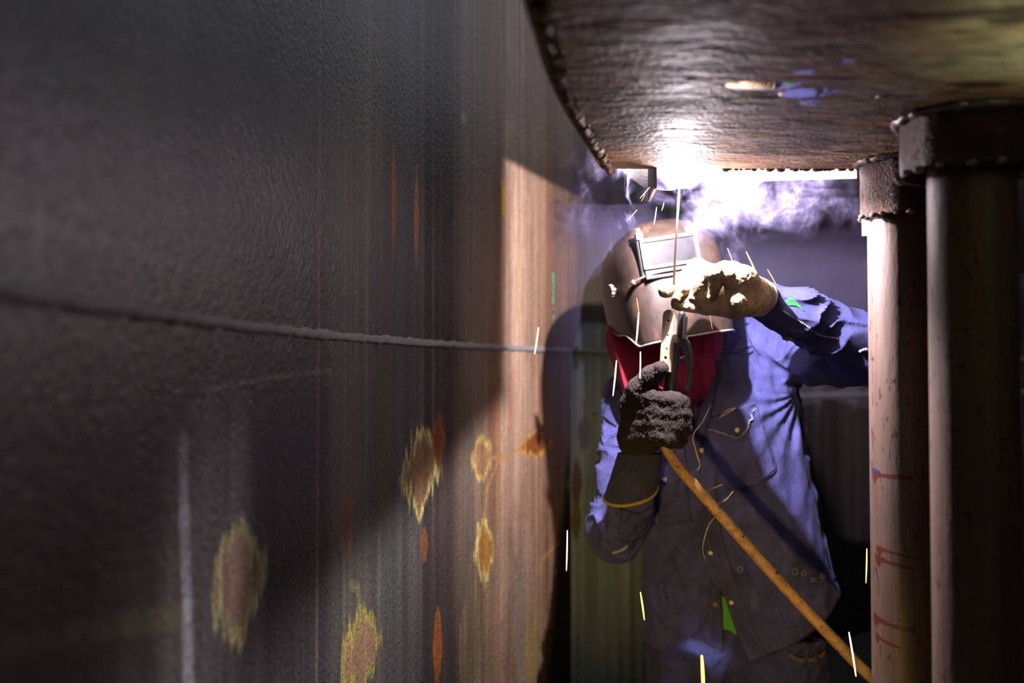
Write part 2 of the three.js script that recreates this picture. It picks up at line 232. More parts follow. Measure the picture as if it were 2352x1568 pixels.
function backColour(u, v, c) {
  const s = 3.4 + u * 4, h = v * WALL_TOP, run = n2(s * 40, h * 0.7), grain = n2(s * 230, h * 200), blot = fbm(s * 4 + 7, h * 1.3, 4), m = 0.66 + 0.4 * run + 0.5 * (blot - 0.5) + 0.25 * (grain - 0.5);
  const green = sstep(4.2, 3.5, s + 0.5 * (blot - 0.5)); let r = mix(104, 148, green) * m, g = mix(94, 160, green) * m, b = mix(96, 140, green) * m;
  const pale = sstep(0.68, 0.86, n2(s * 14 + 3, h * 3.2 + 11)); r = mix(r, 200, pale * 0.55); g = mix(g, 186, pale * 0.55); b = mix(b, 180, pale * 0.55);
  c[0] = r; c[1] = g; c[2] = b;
}
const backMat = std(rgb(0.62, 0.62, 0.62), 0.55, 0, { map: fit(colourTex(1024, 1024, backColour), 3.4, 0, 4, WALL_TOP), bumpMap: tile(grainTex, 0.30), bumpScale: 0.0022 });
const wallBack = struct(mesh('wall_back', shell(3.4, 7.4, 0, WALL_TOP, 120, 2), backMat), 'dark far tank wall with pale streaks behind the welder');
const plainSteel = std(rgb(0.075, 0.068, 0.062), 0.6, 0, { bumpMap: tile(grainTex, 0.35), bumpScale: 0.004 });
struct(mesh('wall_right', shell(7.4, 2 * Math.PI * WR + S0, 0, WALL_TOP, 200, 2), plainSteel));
{ const g = new THREE.CylinderGeometry(WR + 0.014, WR + 0.014, 0.012, 120); g.translate(WC.x, -0.006, WC.z); struct(mesh('floor', g, plainSteel)); }
// the horizontal weld seam round the shell: an uneven bead
function beadGeo(pts, r, seg, amp, freq) {
  return tube(pts, (t, a) => r * (1 + amp * (n2(t * freq, a * 3) - 0.5) + amp * 0.6 * (n2(t * freq * 3.1 + 40, a * 5) - 0.5)), seg, 10);
}
const SEAM_H = onWall(1050, 792)[1];
const beadMat = std(rgb(0.50, 0.48, 0.46), 0.55, 0.1, { bumpMap: tile(grainTex, 0.12), bumpScale: 0.004 });
{ const pts = []; for (let i = 0; i <= 40; i++) { const s = mix(-0.6, 3.4, i / 40), px = 0; pts.push(wallPoint(s, SEAM_H, WR - 0.0005)); } mesh('weld_seam', beadGeo(pts, 0.0085, 700, 0.55, 210), beadMat, wallLeft); }
{ const pts = []; for (let i = 0; i <= 30; i++) pts.push(wallPoint(mix(3.4, 7.4, i / 30), SEAM_H, WR - 0.0005)); mesh('weld_seam', beadGeo(pts, 0.0085, 300, 0.55, 210), beadMat, wallBack); }
{ const h = onWall(1900, 907)[1], pts = []; for (let i = 0; i <= 20; i++) pts.push(wallPoint(mix(4.2, 7.4, i / 20), h, WR - 0.0005)); mesh('weld_seam', beadGeo(pts, 0.013, 240, 0.5, 160), beadMat, wallBack); }
// --- near deck: underside of the floating roof over the camera
const edgePx = [[1200, 0], [1222, 70], [1255, 170], [1290, 245], [1332, 312], [1381, 388]];
const deckEdge = edgePx.map(([x, y]) => onPlaneY(x, y, DECK_Y)); deckEdge[5].z = DECK_END;
const DR = WC.distanceTo(V(deckEdge[0].x, 0, deckEdge[0].z)) - 0.01;
const rimArc = (a0, a1, n, r = DR) => { const out = []; for (let i = 0; i <= n; i++) { const a = mix(a0, a1, i / n); out.push(V(WC.x - r * Math.cos(a), 0, WC.z - r * Math.sin(a))); } return out; };
function deckGeo(outline, y, thick) {
  const sh = new THREE.Shape(outline.map((p) => new THREE.Vector2(p.x, -p.z))), g = new THREE.ExtrudeGeometry(sh, { depth: thick, bevelEnabled: false, curveSegments: 1 });
  g.rotateX(-Math.PI / 2); g.translate(0, y, 0); return boxUV(g);
}
const aNear = Math.atan2(WC.z - deckEdge[0].z, WC.x - deckEdge[0].x), aEnd = Math.asin(clamp((WC.z - DECK_END) / DR, -1, 1));
const edgeCurve = new THREE.CatmullRomCurve3(deckEdge.map((p) => V(p.x, 0, p.z)));
const nearOutline = [...edgeCurve.getPoints(40), ...rimArc(Math.PI - aEnd, 2 * Math.PI + aNear - 0.02, 120)];
// underside: brown scale, dark patches, green to the right, all in metres of the plate itself
const DX0 = -0.15, DX1 = 1.45, DZ0 = -2.05, DZ1 = -0.75;
const onDeck = (px, py) => { const p = onPlaneY(px, py, DECK_Y); return [p.x, p.z]; };
const deckBlots = [   // px, py, half width, half height, colour, strength, raggedness
  [1760, 195, 90, 9, [168, 160, 196], 0.75, 1.1], [1860, 212, 60, 12, [172, 164, 204], 0.75, 1.2], [1850, 165, 26, 5, [160, 152, 196], 0.7, 0.8], [1950, 140, 18, 6, [150, 146, 190], 0.6, 1], [1862, 236, 26, 5, [160, 158, 200], 0.7, 0.7], [2030, 222, 16, 5, [160, 156, 196], 0.6, 0.8], [1710, 235, 50, 9, [150, 150, 106], 0.7, 0.7], [1940, 245, 90, 20, [138, 132, 74], 0.7, 1], [1950, 278, 40, 8, [140, 140, 108], 0.6, 0.8],
  [1640, 82, 80, 14, [34, 24, 18], 0.85, 1.2], [1560, 95, 40, 10, [36, 26, 20], 0.8, 1], [1660, 130, 90, 18, [38, 28, 22], 0.7, 1.3], [1420, 96, 60, 12, [50, 34, 24], 0.6, 1.3], [1500, 310, 120, 18, [60, 38, 22], 0.55, 1.5], [1380, 330, 60, 16, [96, 60, 24], 0.6, 1.3], [1830, 330, 120, 20, [74, 62, 62], 0.7, 1.2], [1500, 20, 100, 10, [52, 34, 24], 0.5, 1.4], [1850, 300, 150, 16, [120, 116, 92], 0.5, 1.2],
].map(([px, py, rx, ry, col, k, rag]) => { const [x, z] = onDeck(px, py); return { x, z, rx: Math.abs(onDeck(px + rx, py)[0] - x), rz: Math.abs(onDeck(px, py + ry)[1] - onDeck(px, py - ry)[1]) / 2, col, k, rag }; });
const bandX1 = onDeck(1552, 150)[0], bandX2 = onDeck(1596, 150)[0], crackA = onDeck(1440, 230), crackB = onDeck(1845, 272);
const wetMask = (x, z) => { let w = 0; for (const q of deckBlots.slice(0, 6)) { const dx = (x - q.x) / q.rx, dz = (z - q.z) / q.rz; if (Math.abs(dx) > 1.8 || Math.abs(dz) > 1.8) continue; w = Math.max(w, sstep(1.1, 0.9, dx * dx + dz * dz + q.rag * 1.6 * (fbm(x * 22 + q.x * 30, z * 34, 3) - 0.5))); } return w; };
function deckColour(u, v, c) {
  const x = mix(DX0, DX1, u), z = mix(DZ0, DZ1, v), e = x - edgeAt(z);       // distance from the plate's edge
  const blot = fbm(x * 5 + 3, z * 6, 5), fine = fbm(x * 26, z * 60, 3), grain = n2(x * 420, z * 420), m = 0.62 + 0.5 * blot + 0.5 * (fine - 0.5) + 0.2 * (grain - 0.5);
  let r = 158 * m, g = 118 * m, b = 84 * m;
  const grey = sstep(0.42, 0.66, fbm(x * 3 + 40, z * 7 + 9, 4)) * 0.75; r = mix(r, 150 * m, grey); g = mix(g, 136 * m, grey); b = mix(b, 116 * m, grey);
  const green = sstep(0.52, 0.8, x * 0.75 + 0.55 * (fbm(x * 4 + 9, z * 4, 4) - 0.3) + (z + 1.4) * 0.28); r = mix(r, 164 * m, green * 0.8); g = mix(g, 166 * m, green * 0.8); b = mix(b, 132 * m, green * 0.8);
  const burn = sstep(0.55, 0.72, fbm(x * 9 + 70, z * 30, 4)) * 0.7; r = mix(r, 46, burn); g = mix(g, 32, burn); b = mix(b, 24, burn);
  const gold = sstep(0.16, 0.02, e + 0.08 * (fine - 0.5)) * sstep(0.3, 0.6, blot + 0.1); r = mix(r, 128 * m, gold * 0.6); g = mix(g, 92 * m, gold * 0.6); b = mix(b, 36 * m, gold * 0.6);
  for (const bx of [bandX1, bandX2]) { const w = sstep(0.012, 0.003, Math.abs(x - bx + 0.008 * (n2(5, z * 40) - 0.5)) - 0.002) * (0.35 + 0.6 * n2(bx * 90, z * 26)) * sstep(-1.62, -1.45, z); r = mix(r, 40, w); g = mix(g, 26, w); b = mix(b, 18, w); }
  { const dx = crackB[0] - crackA[0], dz = crackB[1] - crackA[1], t = ((x - crackA[0]) * dx + (z - crackA[1]) * dz) / (dx * dx + dz * dz); if (t > 0 && t < 1) { const d = Math.hypot(x - crackA[0] - dx * t, z - crackA[1] - dz * t + 0.01 * (n2(t * 12, 3) - 0.5)); const w = sstep(0.006, 0.002, d) * 0.7; r = mix(r, 40, w); g = mix(g, 34, w); b = mix(b, 30, w); } }
  for (const q of deckBlots.slice(6)) { const dx = (x - q.x) / q.rx, dz = (z - q.z) / q.rz; if (Math.abs(dx) > 1.8 || Math.abs(dz) > 1.8) continue; const d = dx * dx + dz * dz + q.rag * 1.6 * (fbm(x * 22 + q.x * 30, z * 34, 3) - 0.5), a = sstep(1.1, 0.8, d) * q.k; r = mix(r, q.col[0], a); g = mix(g, q.col[1], a); b = mix(b, q.col[2], a); }
  c[0] = r; c[1] = g; c[2] = b;
}
const edgeTable = edgeCurve.getPoints(80);
function edgeAt(z) { for (let i = 0; i < 80; i++) if (edgeTable[i + 1].z <= z) { const t = (z - edgeTable[i].z) / (edgeTable[i + 1].z - edgeTable[i].z); return mix(edgeTable[i].x, edgeTable[i + 1].x, clamp(t, -3, 1)); } return edgeTable[80].x; }
// the underside's uv is (x, z): boxUV gives that for faces that look down
const deckMap = fit(colourTex(2048, 1600, deckColour), DX0, DZ0, DX1 - DX0, DZ1 - DZ0);
const wetTex = fit(greyTex(1024, 800, (u, v) => { const x = mix(DX0, DX1, u), z = mix(DZ0, DZ1, v); let w = 0.42 + 0.36 * fbm(x * 8, z * 16, 4); w = mix(w, 0.05, wetMask(x, z)); return w; }), DX0, DZ0, DX1 - DX0, DZ1 - DZ0);
const deckBump = fit(greyTex(1024, 800, (u, v) => { const x = mix(DX0, DX1, u), z = mix(DZ0, DZ1, v); return mix(0.55 * fbm(x * 9, z * 22, 4) + 0.3 * fbm(x * 40, z * 90, 2) + 0.15 * n2(x * 240, z * 240), 0.62, wetMask(x, z)); }), DX0, DZ0, DX1 - DX0, DZ1 - DZ0);
const deckMat = new THREE.MeshPhysicalMaterial({ color: rgb(1, 0.96, 0.9), roughness: 1, metalness: 0, specularIntensity: 0.8, map: deckMap, roughnessMap: wetTex, bumpMap: deckBump, bumpScale: 0.010 });
const ceiling = struct(mesh('ceiling', deckGeo(nearOutline, DECK_Y, 0.45), deckMat), 'rusty brown underside of the floating roof over the welder');
const farOutline = [...rimArc(aEnd - 0.012, Math.PI - aEnd + 0.012, 160)].map((p) => p);
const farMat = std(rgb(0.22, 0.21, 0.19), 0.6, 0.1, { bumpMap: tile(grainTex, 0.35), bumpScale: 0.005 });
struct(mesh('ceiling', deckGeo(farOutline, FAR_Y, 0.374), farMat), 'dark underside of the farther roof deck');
// ring added to keep sky light out of the rim gap, open in view
{
  const a0 = 6.4 / WR, a1 = 2 * Math.PI - 0.9 / WR, inner = rimArc(a0, a1, 120, DR - 0.02), outer = rimArc(a1, a0, 120, WR - 0.002);
  struct(mesh('sky_block_ring', deckGeo([...inner, ...outer], DECK_Y + 0.10, 0.02), std(rgb(0.02, 0.02, 0.02), 0.8)), 'added black ring blocking sky light round the roof edge');
}
// weld bead along the edge of the near deck: a chunky, slaggy run
{
  const pts = edgeCurve.getPoints(30).map((p) => V(p.x + 0.018, DECK_Y - 0.002, p.z));
  const g = tube(pts, (t, a) => 0.009 * (0.75 + 0.9 * (n2(t * 150, a * 4) - 0.35) + 0.5 * (n2(t * 420, a * 6) - 0.5)), 500, 9);
  mesh('weld_bead', g, std(rgb(0.34, 0.22, 0.10), 0.34, 0.4, { bumpMap: tile(grainTex, 0.05), bumpScale: 0.004 }), ceiling);
}
// slag teeth along the far end of the near deck
{
  const parts = []; for (let i = 0; i < 26; i++) { const px = 1660 + i * 11.5 + rnd() * 8, r = 0.002 + rnd() * rnd() * 0.0055, p = onPlaneZ(px, 388, DECK_END - 0.002); const s = new THREE.SphereGeometry(r, 8, 6); s.scale(1.6, 0.9, 1); s.translate(p.x, DECK_Y - r * 0.2, p.z); parts.push(s); }
  const m = mesh('slag_drips', merged(parts), std(rgb(0.12, 0.10, 0.10), 0.5, 0.3), ceiling); m.userData.kind = 'stuff';
}
// closing strip welded under the far deck just behind the joint
{
  const z = -2.2, L = onPlaneZ(1535, 396, z), M = onPlaneZ(1562, 418, z), Rr = onPlaneZ(1968, 410, z);
  const sh = new THREE.Shape([[L.x, FAR_Y + 0.004], [L.x, L.y], [M.x, M.y], [mix(M.x, Rr.x, 0.5), M.y + 0.003], [Rr.x, Rr.y], [Rr.x, FAR_Y + 0.004]].map(([x, y]) => new THREE.Vector2(x, y)));
  const g = new THREE.ExtrudeGeometry(sh, { depth: 0.008, bevelEnabled: false }); g.translate(0, 0, z - 0.008);
  tag(mesh('closing_strip', boxUV(g), std(rgb(0.46, 0.43, 0.36), 0.6, 0, { bumpMap: tile(grainTex, 0.2), bumpScale: 0.003 })), 'long pale steel strip hanging behind the bright weld joint', 'steel strip');
}
// plate added between the decks; it keeps the arc's light off the nearer wall
{
const a = V(0.287, 0, -1.984), b = V(0.297, 0, -2.142), bot = DECK_Y - 0.042, t = 0.006;
  const dirv = V(b.x - a.x, 0, b.z - a.z), L = dirv.length(); dirv.normalize();
  const sh = new THREE.Shape([[0, DECK_Y - 0.004], [0, bot + 0.004], [0.006, bot], [L, bot], [L, FAR_Y + 0.003], [0, FAR_Y + 0.003]].map(([x, y]) => new THREE.Vector2(x, y)));
  const g = new THREE.ExtrudeGeometry(sh, { depth: t, bevelEnabled: false }); g.translate(0, 0, -t / 2); g.rotateY(Math.atan2(-dirv.z, dirv.x)); g.translate(a.x, 0, a.z);
  tag(mesh('added_shade_plate', boxUV(g), std(rgb(0.12, 0.10, 0.09), 0.6, 0.2)), 'small upright plate added left of the arc to shade the wall, seen edge on in the smoke', 'steel plate');
}
// ------------------------------------------------------------------ roof legs: pipes in sleeves
function leg(px, depth, pipeR, sleeveR, sleeveBotPx, label, seed, drips) {
  const c = at(px, 700, depth), top = DECK_Y, bot = at(px, sleeveBotPx, depth).y, t = thing('support_leg', label, 'pipe', V(c.x, 0, c.z));
  const speck = colourTex(512, 1024, (u, v, k) => {
    const a = u * 2 * Math.PI, h = v * 1.8, x = a * pipeR, m = 0.86 + 0.26 * fbm(Math.cos(a) * 3 + seed, h * 9 + Math.sin(a) * 3, 3) + 0.10 * (n2(u * 120, h * 3) - 0.5);
    let r = 196 * m, g = 158 * m, b = 138 * m;
    const run = sstep(0.80, 0.93, n2(u * 64 + seed, h * 1.2)) * 0.35; r = mix(r, 120, run); g = mix(g, 88, run); b = mix(b, 76, run);
    const dot = sstep(0.84, 0.90, n2(u * 90 + seed * 3, h * 70)) * 0.8; r = mix(r, 110, dot); g = mix(g, 64, dot); b = mix(b, 50, dot);
    for (const d of drips) {   // wet runs of red or blue paint lying across the pipe: [angle from, angle to, height, thickness, colour]
      if (a > d[0] - 0.1 && a < d[1] + 0.1) { const q = (a - d[0]) / (d[1] - d[0]), w = d[3] * (q < 0.3 ? 1.5 - q * 2 : 0.75) * (0.8 + 0.5 * n2(a * 9, seed + d[2] * 50)), dy = h - d[2] + (d[5] ?? 0.02) * q; if (q > -0.02 && q < 1.02 && Math.abs(dy) < w) { r = d[4][0]; g = d[4][1]; b = d[4][2]; } if (q < 0.2 && q > 0 && dy < 0 && dy > -w - 0.012 * (1 - Math.abs(q - 0.1) * 10)) { r = d[4][0]; g = d[4][1]; b = d[4][2]; } }
    }
    k[0] = r; k[1] = g; k[2] = b;
  });
  const pg = new THREE.CylinderGeometry(pipeR, pipeR, 1.8, 64, 1, true); pg.translate(0, 0.9, 0); mesh('pipe', pg, std(rgb(0.17, 0.17, 0.17), 0.55, 0, { map: speck, bumpMap: grainTex, bumpScale: 0.0006 }), t);
  const foot = new THREE.CylinderGeometry(pipeR * 1.9, pipeR * 1.9, 0.012, 40); foot.translate(0, 0.006, 0); mesh('foot_plate', foot, plainSteel, t);
  const prof = [[sleeveR - 0.008, bot + 0.03], [sleeveR - 0.008, bot], [sleeveR - 0.002, bot - 0.001], [sleeveR, bot + 0.003]]; for (let i = 1; i <= 12; i++) prof.push([sleeveR + 0.0012 * (n2(i * 2.3, seed) - 0.5), mix(bot + 0.003, top + 0.02, i / 12)]);
  const sg = new THREE.LatheGeometry(prof.map(([x, y]) => new THREE.Vector2(x, y)), 64); mesh('sleeve', sg, sleeveMat, t);
  // the fillet weld where the sleeve meets the deck, and lumps of slag on its lower lip
  const ring = []; for (let i = 0; i < 40; i++) { const a = i / 40 * Math.PI * 2; ring.push(V(Math.cos(a) * (sleeveR + 0.004), top - 0.005 + 0.002 * n2(i, seed), Math.sin(a) * (sleeveR + 0.004))); }
  mesh('weld_ring', tube(ring, (q, a) => 0.009 * (0.8 + 0.7 * (n2(q * 60 + seed, a * 4) - 0.4)), 160, 8, true), std(rgb(0.13, 0.10, 0.09), 0.4, 0.4), t);
  const lumps = []; for (let i = 0; i < 7; i++) { const a = Math.PI * (0.75 + 0.12 * i) + rnd() * 0.2, r = 0.003 + rnd() * 0.005, s = new THREE.SphereGeometry(r, 10, 8); s.scale(1.3, 0.8, 1.1); s.translate(-Math.cos(a - Math.PI) * 0 + Math.cos(a) * sleeveR, bot + (i % 2 ? 0 : 0.002), -Math.sin(a) * sleeveR); lumps.push(s); }
  const lm = mesh('slag_lumps', merged(lumps), std(rgb(0.20, 0.14, 0.11), 0.35, 0.4), t); lm.userData.kind = 'stuff';
  return { t, bot, c };
}
const sleeveMap = colourTex(512, 512, (u, v, k) => { const a = u * Math.PI * 2, q = fbm(Math.cos(a) * 4 + 9, v * 8 + Math.sin(a) * 3, 4), m = 0.7 + 0.6 * q; const ru = sstep(0.5, 0.7, fbm(Math.cos(a) * 7, v * 9, 3)); k[0] = mix(78, 112, ru) * m; k[1] = mix(64, 74, ru) * m; k[2] = mix(60, 50, ru) * m; });
const sleeveMat = std(rgb(0.8, 0.8, 0.8), 0.36, 0.45, { map: sleeveMap, bumpMap: (() => { const t = grainTex.clone(); t.repeat.set(6, 2); t.needsUpdate = true; return t; })(), bumpScale: 0.006 });
const redDrip = [156, 62, 40], blueDrip = [60, 84, 190];
const hAt = (py, d) => at(2066, py, d).y;
// the angle on a lathe or cylinder starts at +z and turns to +x, so the left side that the camera sees lies between 4.6 and 6.2
const farLeg = leg(2066, 1.92, 0.0575, 0.0705, 500, 'salmon painted pipe leg with red paint drips standing in front of the elbow', 3.1, [[4.80, 6.28, hAt(1085, 1.92), 0.0055, redDrip, 0.004], [4.75, 5.2, hAt(1076, 1.92), 0.003, blueDrip, 0.002], [5.0, 6.28, hAt(1250, 1.92), 0.0032, redDrip, 0.012], [4.95, 6.28, hAt(1272, 1.92), 0.0042, redDrip, 0.014], [4.8, 6.2, hAt(1408, 1.92), 0.0048, redDrip, 0.014], [4.9, 5.8, hAt(1448, 1.92), 0.0034, redDrip, 0.014], [4.75, 5.0, hAt(985, 1.92), 0.004, redDrip, 0.02]]);
const nearLeg = leg(2235, 1.59, 0.0665, 0.1075, 400, 'dark thick pipe leg at the right edge with a wide black sleeve', 8.7, []);
// small bright tag plate hanging under the sleeve of the farther leg
{ const p = at(1988, 522, 1.93), g = new RoundedBoxGeometry(0.013, 0.034, 0.003, 2, 0.001); g.rotateY(-0.5); g.translate(p.x, p.y, p.z); const m = mesh('tag_plate', g, std(rgb(0.7, 0.68, 0.66), 0.4, 0.2)); farLeg.t.attach(m); }

// ------------------------------------------------------------------ lights: the arc, a warm work lamp and an added cool lamp, both outside the frame
const ARC = V(at(1562, 400, 2.04).x, DECK_Y + 0.022, -2.024);
{
  const t = thing('welding_arc', 'blinding white arc at the tip of the welding rod under the deck edge', 'welding arc', ARC);
  const g = new THREE.IcosahedronGeometry(0.006, 3); mesh('arc_flame', g, new THREE.MeshStandardMaterial({ color: 0xffffff, emissive: rgb(1, 0.95, 1), emissiveIntensity: 60 }), t);
  const l = new THREE.PointLight(ARC_COLOR, ARC_POWER); l.name = 'arc_light'; l.shadow.radius = 0.3; l.castShadow = true; t.add(l);
}
function workLamp(pos, target, color, power, label, width, angle) {
  const t = thing('work_lamp', label, 'lamp', pos); t.lookAt(target);
  const body = new RoundedBoxGeometry(0.22, 0.16, 0.07, 3, 0.012); body.translate(0, 0, -0.045); mesh('housing', body, std(rgb(0.03, 0.03, 0.03), 0.5), t);
  const gl = new THREE.PlaneGeometry(0.19, 0.13); gl.translate(0, 0, -0.008); mesh('lamp_face', gl, new THREE.MeshStandardMaterial({ color: 0x222222, emissive: color, emissiveIntensity: 2 }), t);
  const a = t.localToWorld(V(0, -0.08, -0.05)), stand = cylBetween(V(0, 0, 0), V(0, a.y, 0), 0.012, 0.012, 10), st = mesh('stand', stand, std(rgb(0.05, 0.05, 0.05), 0.5)); st.position.set(a.x, 0, a.z); t.attach(st);
  const l = new THREE.SpotLight(color, power, 0, angle, 0.6); l.name = 'lamp_light'; l.shadow.radius = 3; l.castShadow = true; l.position.set(0, 0, 0.01); t.add(l); l.target.position.set(0, 0, 2); t.add(l.target);
}
workLamp(V(-0.30, 0.62, 0.0), at(1585, 1380, 2.35), LAMP_COLOR, LAMP_POWER, 'warm halogen work lamp low behind the camera', 0.2, 0.24);
workLamp(V(0.95, 0.95, -0.1), V(0.80, DECK_Y, -0.90), DAYLIGHT_LAMP_COLOR, DAYLIGHT_LAMP_POWER, 'added cool lamp in place of daylight, tilted up at the deck behind the camera', 0.2, 0.27);  // lamp added where daylight would brighten the near deck
// ------------------------------------------------------------------ the welder
const person = thing('person', 'welder in blue denim work shirt, dark face shield and red hood reaching up to weld', 'person', V(ap(1640, 900, 2.53).x, 0, -2.66));
const wear = (name, geo, mat, label, parent = person) => { const m = mesh(name, geo, mat); parent.attach(m); if (label) m.userData.label = label; return m; };
// cloth: indigo twill, mottled and worn
const weave = (f, amp) => greyTex(256, 256, (u, v) => 0.5 + amp * Math.sin((u + v) * Math.PI * 2 * f) * 0.5 + 0.25 * (n2(u * 64, v * 64) - 0.5));
const denimTex = colourTex(1024, 1024, (u, v, c) => {
  const w = (f, o) => { const a = sstep(0.92, 1, u), b = sstep(0.92, 1, v), q = (x, y) => n2(x * f + o, y * f + o); return mix(mix(q(u, v), q(u - 1, v), a), mix(q(u, v - 1), q(u - 1, v - 1), a), b); };
  const blot = 0.5 * w(5, 2) + 0.3 * w(12, 7) + 0.2 * w(30, 9), thr = w(180, 3), slub = n2(u * 300, v * 40), m = 0.66 + 0.55 * blot + 0.22 * (thr - 0.5) + 0.18 * (slub - 0.5), fade = sstep(0.62, 0.8, blot) * 0.35, lint = w(110, 21) > 0.93 ? 0.5 : 0;
  c[0] = mix(84 * m, 118, fade) + lint * 40; c[1] = mix(87 * m, 122, fade) + lint * 40; c[2] = mix(158 * m, 190, fade) + lint * 30;
});
const denim = (tint, more) => std(tint, 0.82, 0, { map: tile(denimTex, 0.42), bumpMap: tile(weave(26, 0.5), 0.045), bumpScale: 0.0012, ...more });
const M = {
  shirt: denim(rgb(0.56, 0.56, 0.60)), shirtDark: denim(rgb(0.40, 0.40, 0.40)), seam: denim(rgb(0.46, 0.46, 0.46)), jeans: denim(rgb(0.40, 0.42, 0.46)), thread: std(rgb(0.16, 0.12, 0.10), 0.8), threadGold: std(rgb(0.45, 0.30, 0.08), 0.8),
  fray: std(rgb(0.20, 0.21, 0.30), 0.9), snap: std(rgb(0.55, 0.46, 0.36), 0.38), brass: std(rgb(0.55, 0.40, 0.12), 0.3, 0.8), tee: std(rgb(0.07, 0.30, 0.03), 0.8, 0, { bumpMap: tile(weave(20, 0.4), 0.05), bumpScale: 0.0006 }),
};
// --- measured joints (place in the photograph, distance from the lens)
const J = {
  rSh: ap(1452, 918, 2.54), rEl: ap(1415, 1225, 2.38), rWr: ap(1458, 1150, 2.17), lSh: ap(1798, 795, 2.53), lEl: ap(2035, 822, 2.22), lWr: ap(1754, 688, 2.12), neck: ap(1590, 808, 2.54),
};
// trunk: stacked ovals
const rows = [[820, 1545, 1700], [860, 1470, 1790], [900, 1432, 1830], [960, 1425, 1838], [1020, 1430, 1846], [1100, 1450, 1860], [1180, 1470, 1874], [1260, 1488, 1892], [1330, 1496, 1912], [1380, 1497, 1924], [1440, 1498, 1914], [1500, 1502, 1900], [1568, 1504, 1898], [1640, 1508, 1894]]
  .map(([py, x0, x1]) => { const a = ap(x0, py, 2.53), b = ap(x1, py, 2.53); return { y: a.y, c: (a.x + b.x) / 2, w: (b.x - a.x) / 2, z: (a.z + b.z) / 2 }; });
function trunkAt(y) { if (y >= rows[0].y) return rows[0]; for (let i = 0; i + 1 < rows.length; i++) if (y >= rows[i + 1].y) { const t = (rows[i].y - y) / (rows[i].y - rows[i + 1].y); return { c: mix(rows[i].c, rows[i + 1].c, t), w: mix(rows[i].w, rows[i + 1].w, t), z: mix(rows[i].z, rows[i + 1].z, t) }; } return rows[rows.length - 1]; }
const depthOf = (y) => 0.122 + 0.012 * Math.sin((y - 0.6) * 5);
const leanY = ap(1560, 1110, 2.53).y;                                        // below here the right side of the shirt hangs back from the chest
function trunk(shrink) {
  return (x, y, z) => { const r = trunkAt(y), w = r.w - shrink, b = depthOf(y) - shrink, ex = Math.abs(x - r.c) / w, ez = Math.abs(z - r.z + 0.42 * Math.max(0, leanY - y) * sstep(r.c + 0.12, r.c - 0.10, x)) / b, e = Math.pow(Math.pow(ex, 2.8) + Math.pow(ez, 2.8), 1 / 2.8), side = (e - 1) * Math.min(b, w) * (0.8 + 0.2 * Math.min(1, ex)); return Math.max(side, y - rows[0].y); };
}
const shirtTrunk = trunk(0), shoulders = blend([capsule(J.neck.clone().add(V(-0.02, -0.01, 0.0)), J.rSh, 0.079, 0.070), capsule(J.neck.clone().add(V(0.02, 0.01, 0)), J.lSh, 0.089, 0.086)], 0.05);
const rArm = blend([capsule(J.rSh, J.rEl, 0.074, 0.066), capsule(J.rEl, J.rWr, 0.066, 0.046)], 0.03), lUpper = capsule(J.lSh, J.lEl, 0.092, 0.071), lFore = blend([capsule(J.lEl, J.lWr, 0.080, 0.043), ball(ap(1842, 716, 2.125), 0.062, 0.054, 0.056)], 0.03);
const lArm = blend([lUpper, lFore], 0.018);
// folds: ridges that run round a sleeve and slant along it
function ring(a, b, turns, slant, seed) {
  const ax = b.clone().sub(a), L = ax.length(); ax.normalize(); const e1 = V(0, 0, 1).addScaledVector(ax, -ax.z).normalize(), e2 = ax.clone().cross(e1);
  return (x, y, z) => { const px = x - a.x, py = y - a.y, pz = z - a.z, t = (px * ax.x + py * ax.y + pz * ax.z) / L, u = px * e1.x + py * e1.y + pz * e1.z, w = px * e2.x + py * e2.y + pz * e2.z, q = turns * t + slant * w * 9 + 0.55 * n3(u * 5 + seed, w * 5, t * 1.6), s = n3(q * 1.35, w * 4 + seed, u * 4), k = 1 - Math.abs(s); return (k * k * 1.25 - 0.55) * sstep(-0.25, 0.1, t) * sstep(1.25, 0.95, t); };
}
const foldR1 = ring(J.rSh, J.rEl, 2.1, 0.55, 1.3), foldR2 = ring(J.rEl, J.rWr, 1.5, -0.5, 5.1), foldL1 = ring(J.lSh, J.lEl, 1.2, -0.35, 9.7), foldL2 = ring(J.lEl, J.lWr, 1.9, 0.5, 14.2);
const pit = ap(1830, 905, 2.48);
function bodyFold(x, y, z) {   // long drags from the armpit down the side, soft ripples elsewhere
  const dx = x - pit.x, dy = y - pit.y, r = Math.hypot(dx, dy) + 0.02, a = Math.atan2(dx, -dy), pull = Math.cos(a * 17 + 2.2 * n3(x * 6, y * 3, 3)) * sstep(0.42, 0.04, r) * sstep(0.0, 0.07, r) * sstep(-1.9, -0.9, a) * 0.9;
  const drag = n3((x + y * 0.42) * 15, (y - x * 0.3) * 4.2, z * 5 + 8), soft = 1 - Math.abs(drag); return pull * 0.8 + (soft * soft - 0.45) * 0.7 + 0.35 * n3(x * 26, y * 12, z * 14);
}
const WEDGE = { top: [1656, 1350], bl: [1663, 1545], br: [1722, 1520] };
const hemAt = (px) => { const k = [[1480, 1470], [1503, 1490], [1560, 1514], [1610, 1530], [1662, 1537], [1720, 1518], [1780, 1499], [1850, 1462], [1900, 1418], [1928, 1372], [1960, 1340]]; if (px <= k[0][0]) return k[0][1]; for (let i = 0; i + 1 < k.length; i++) if (px < k[i + 1][0]) return mix(k[i][1], k[i + 1][1], (px - k[i][0]) / (k[i + 1][0] - k[i][0])); return 1340; };
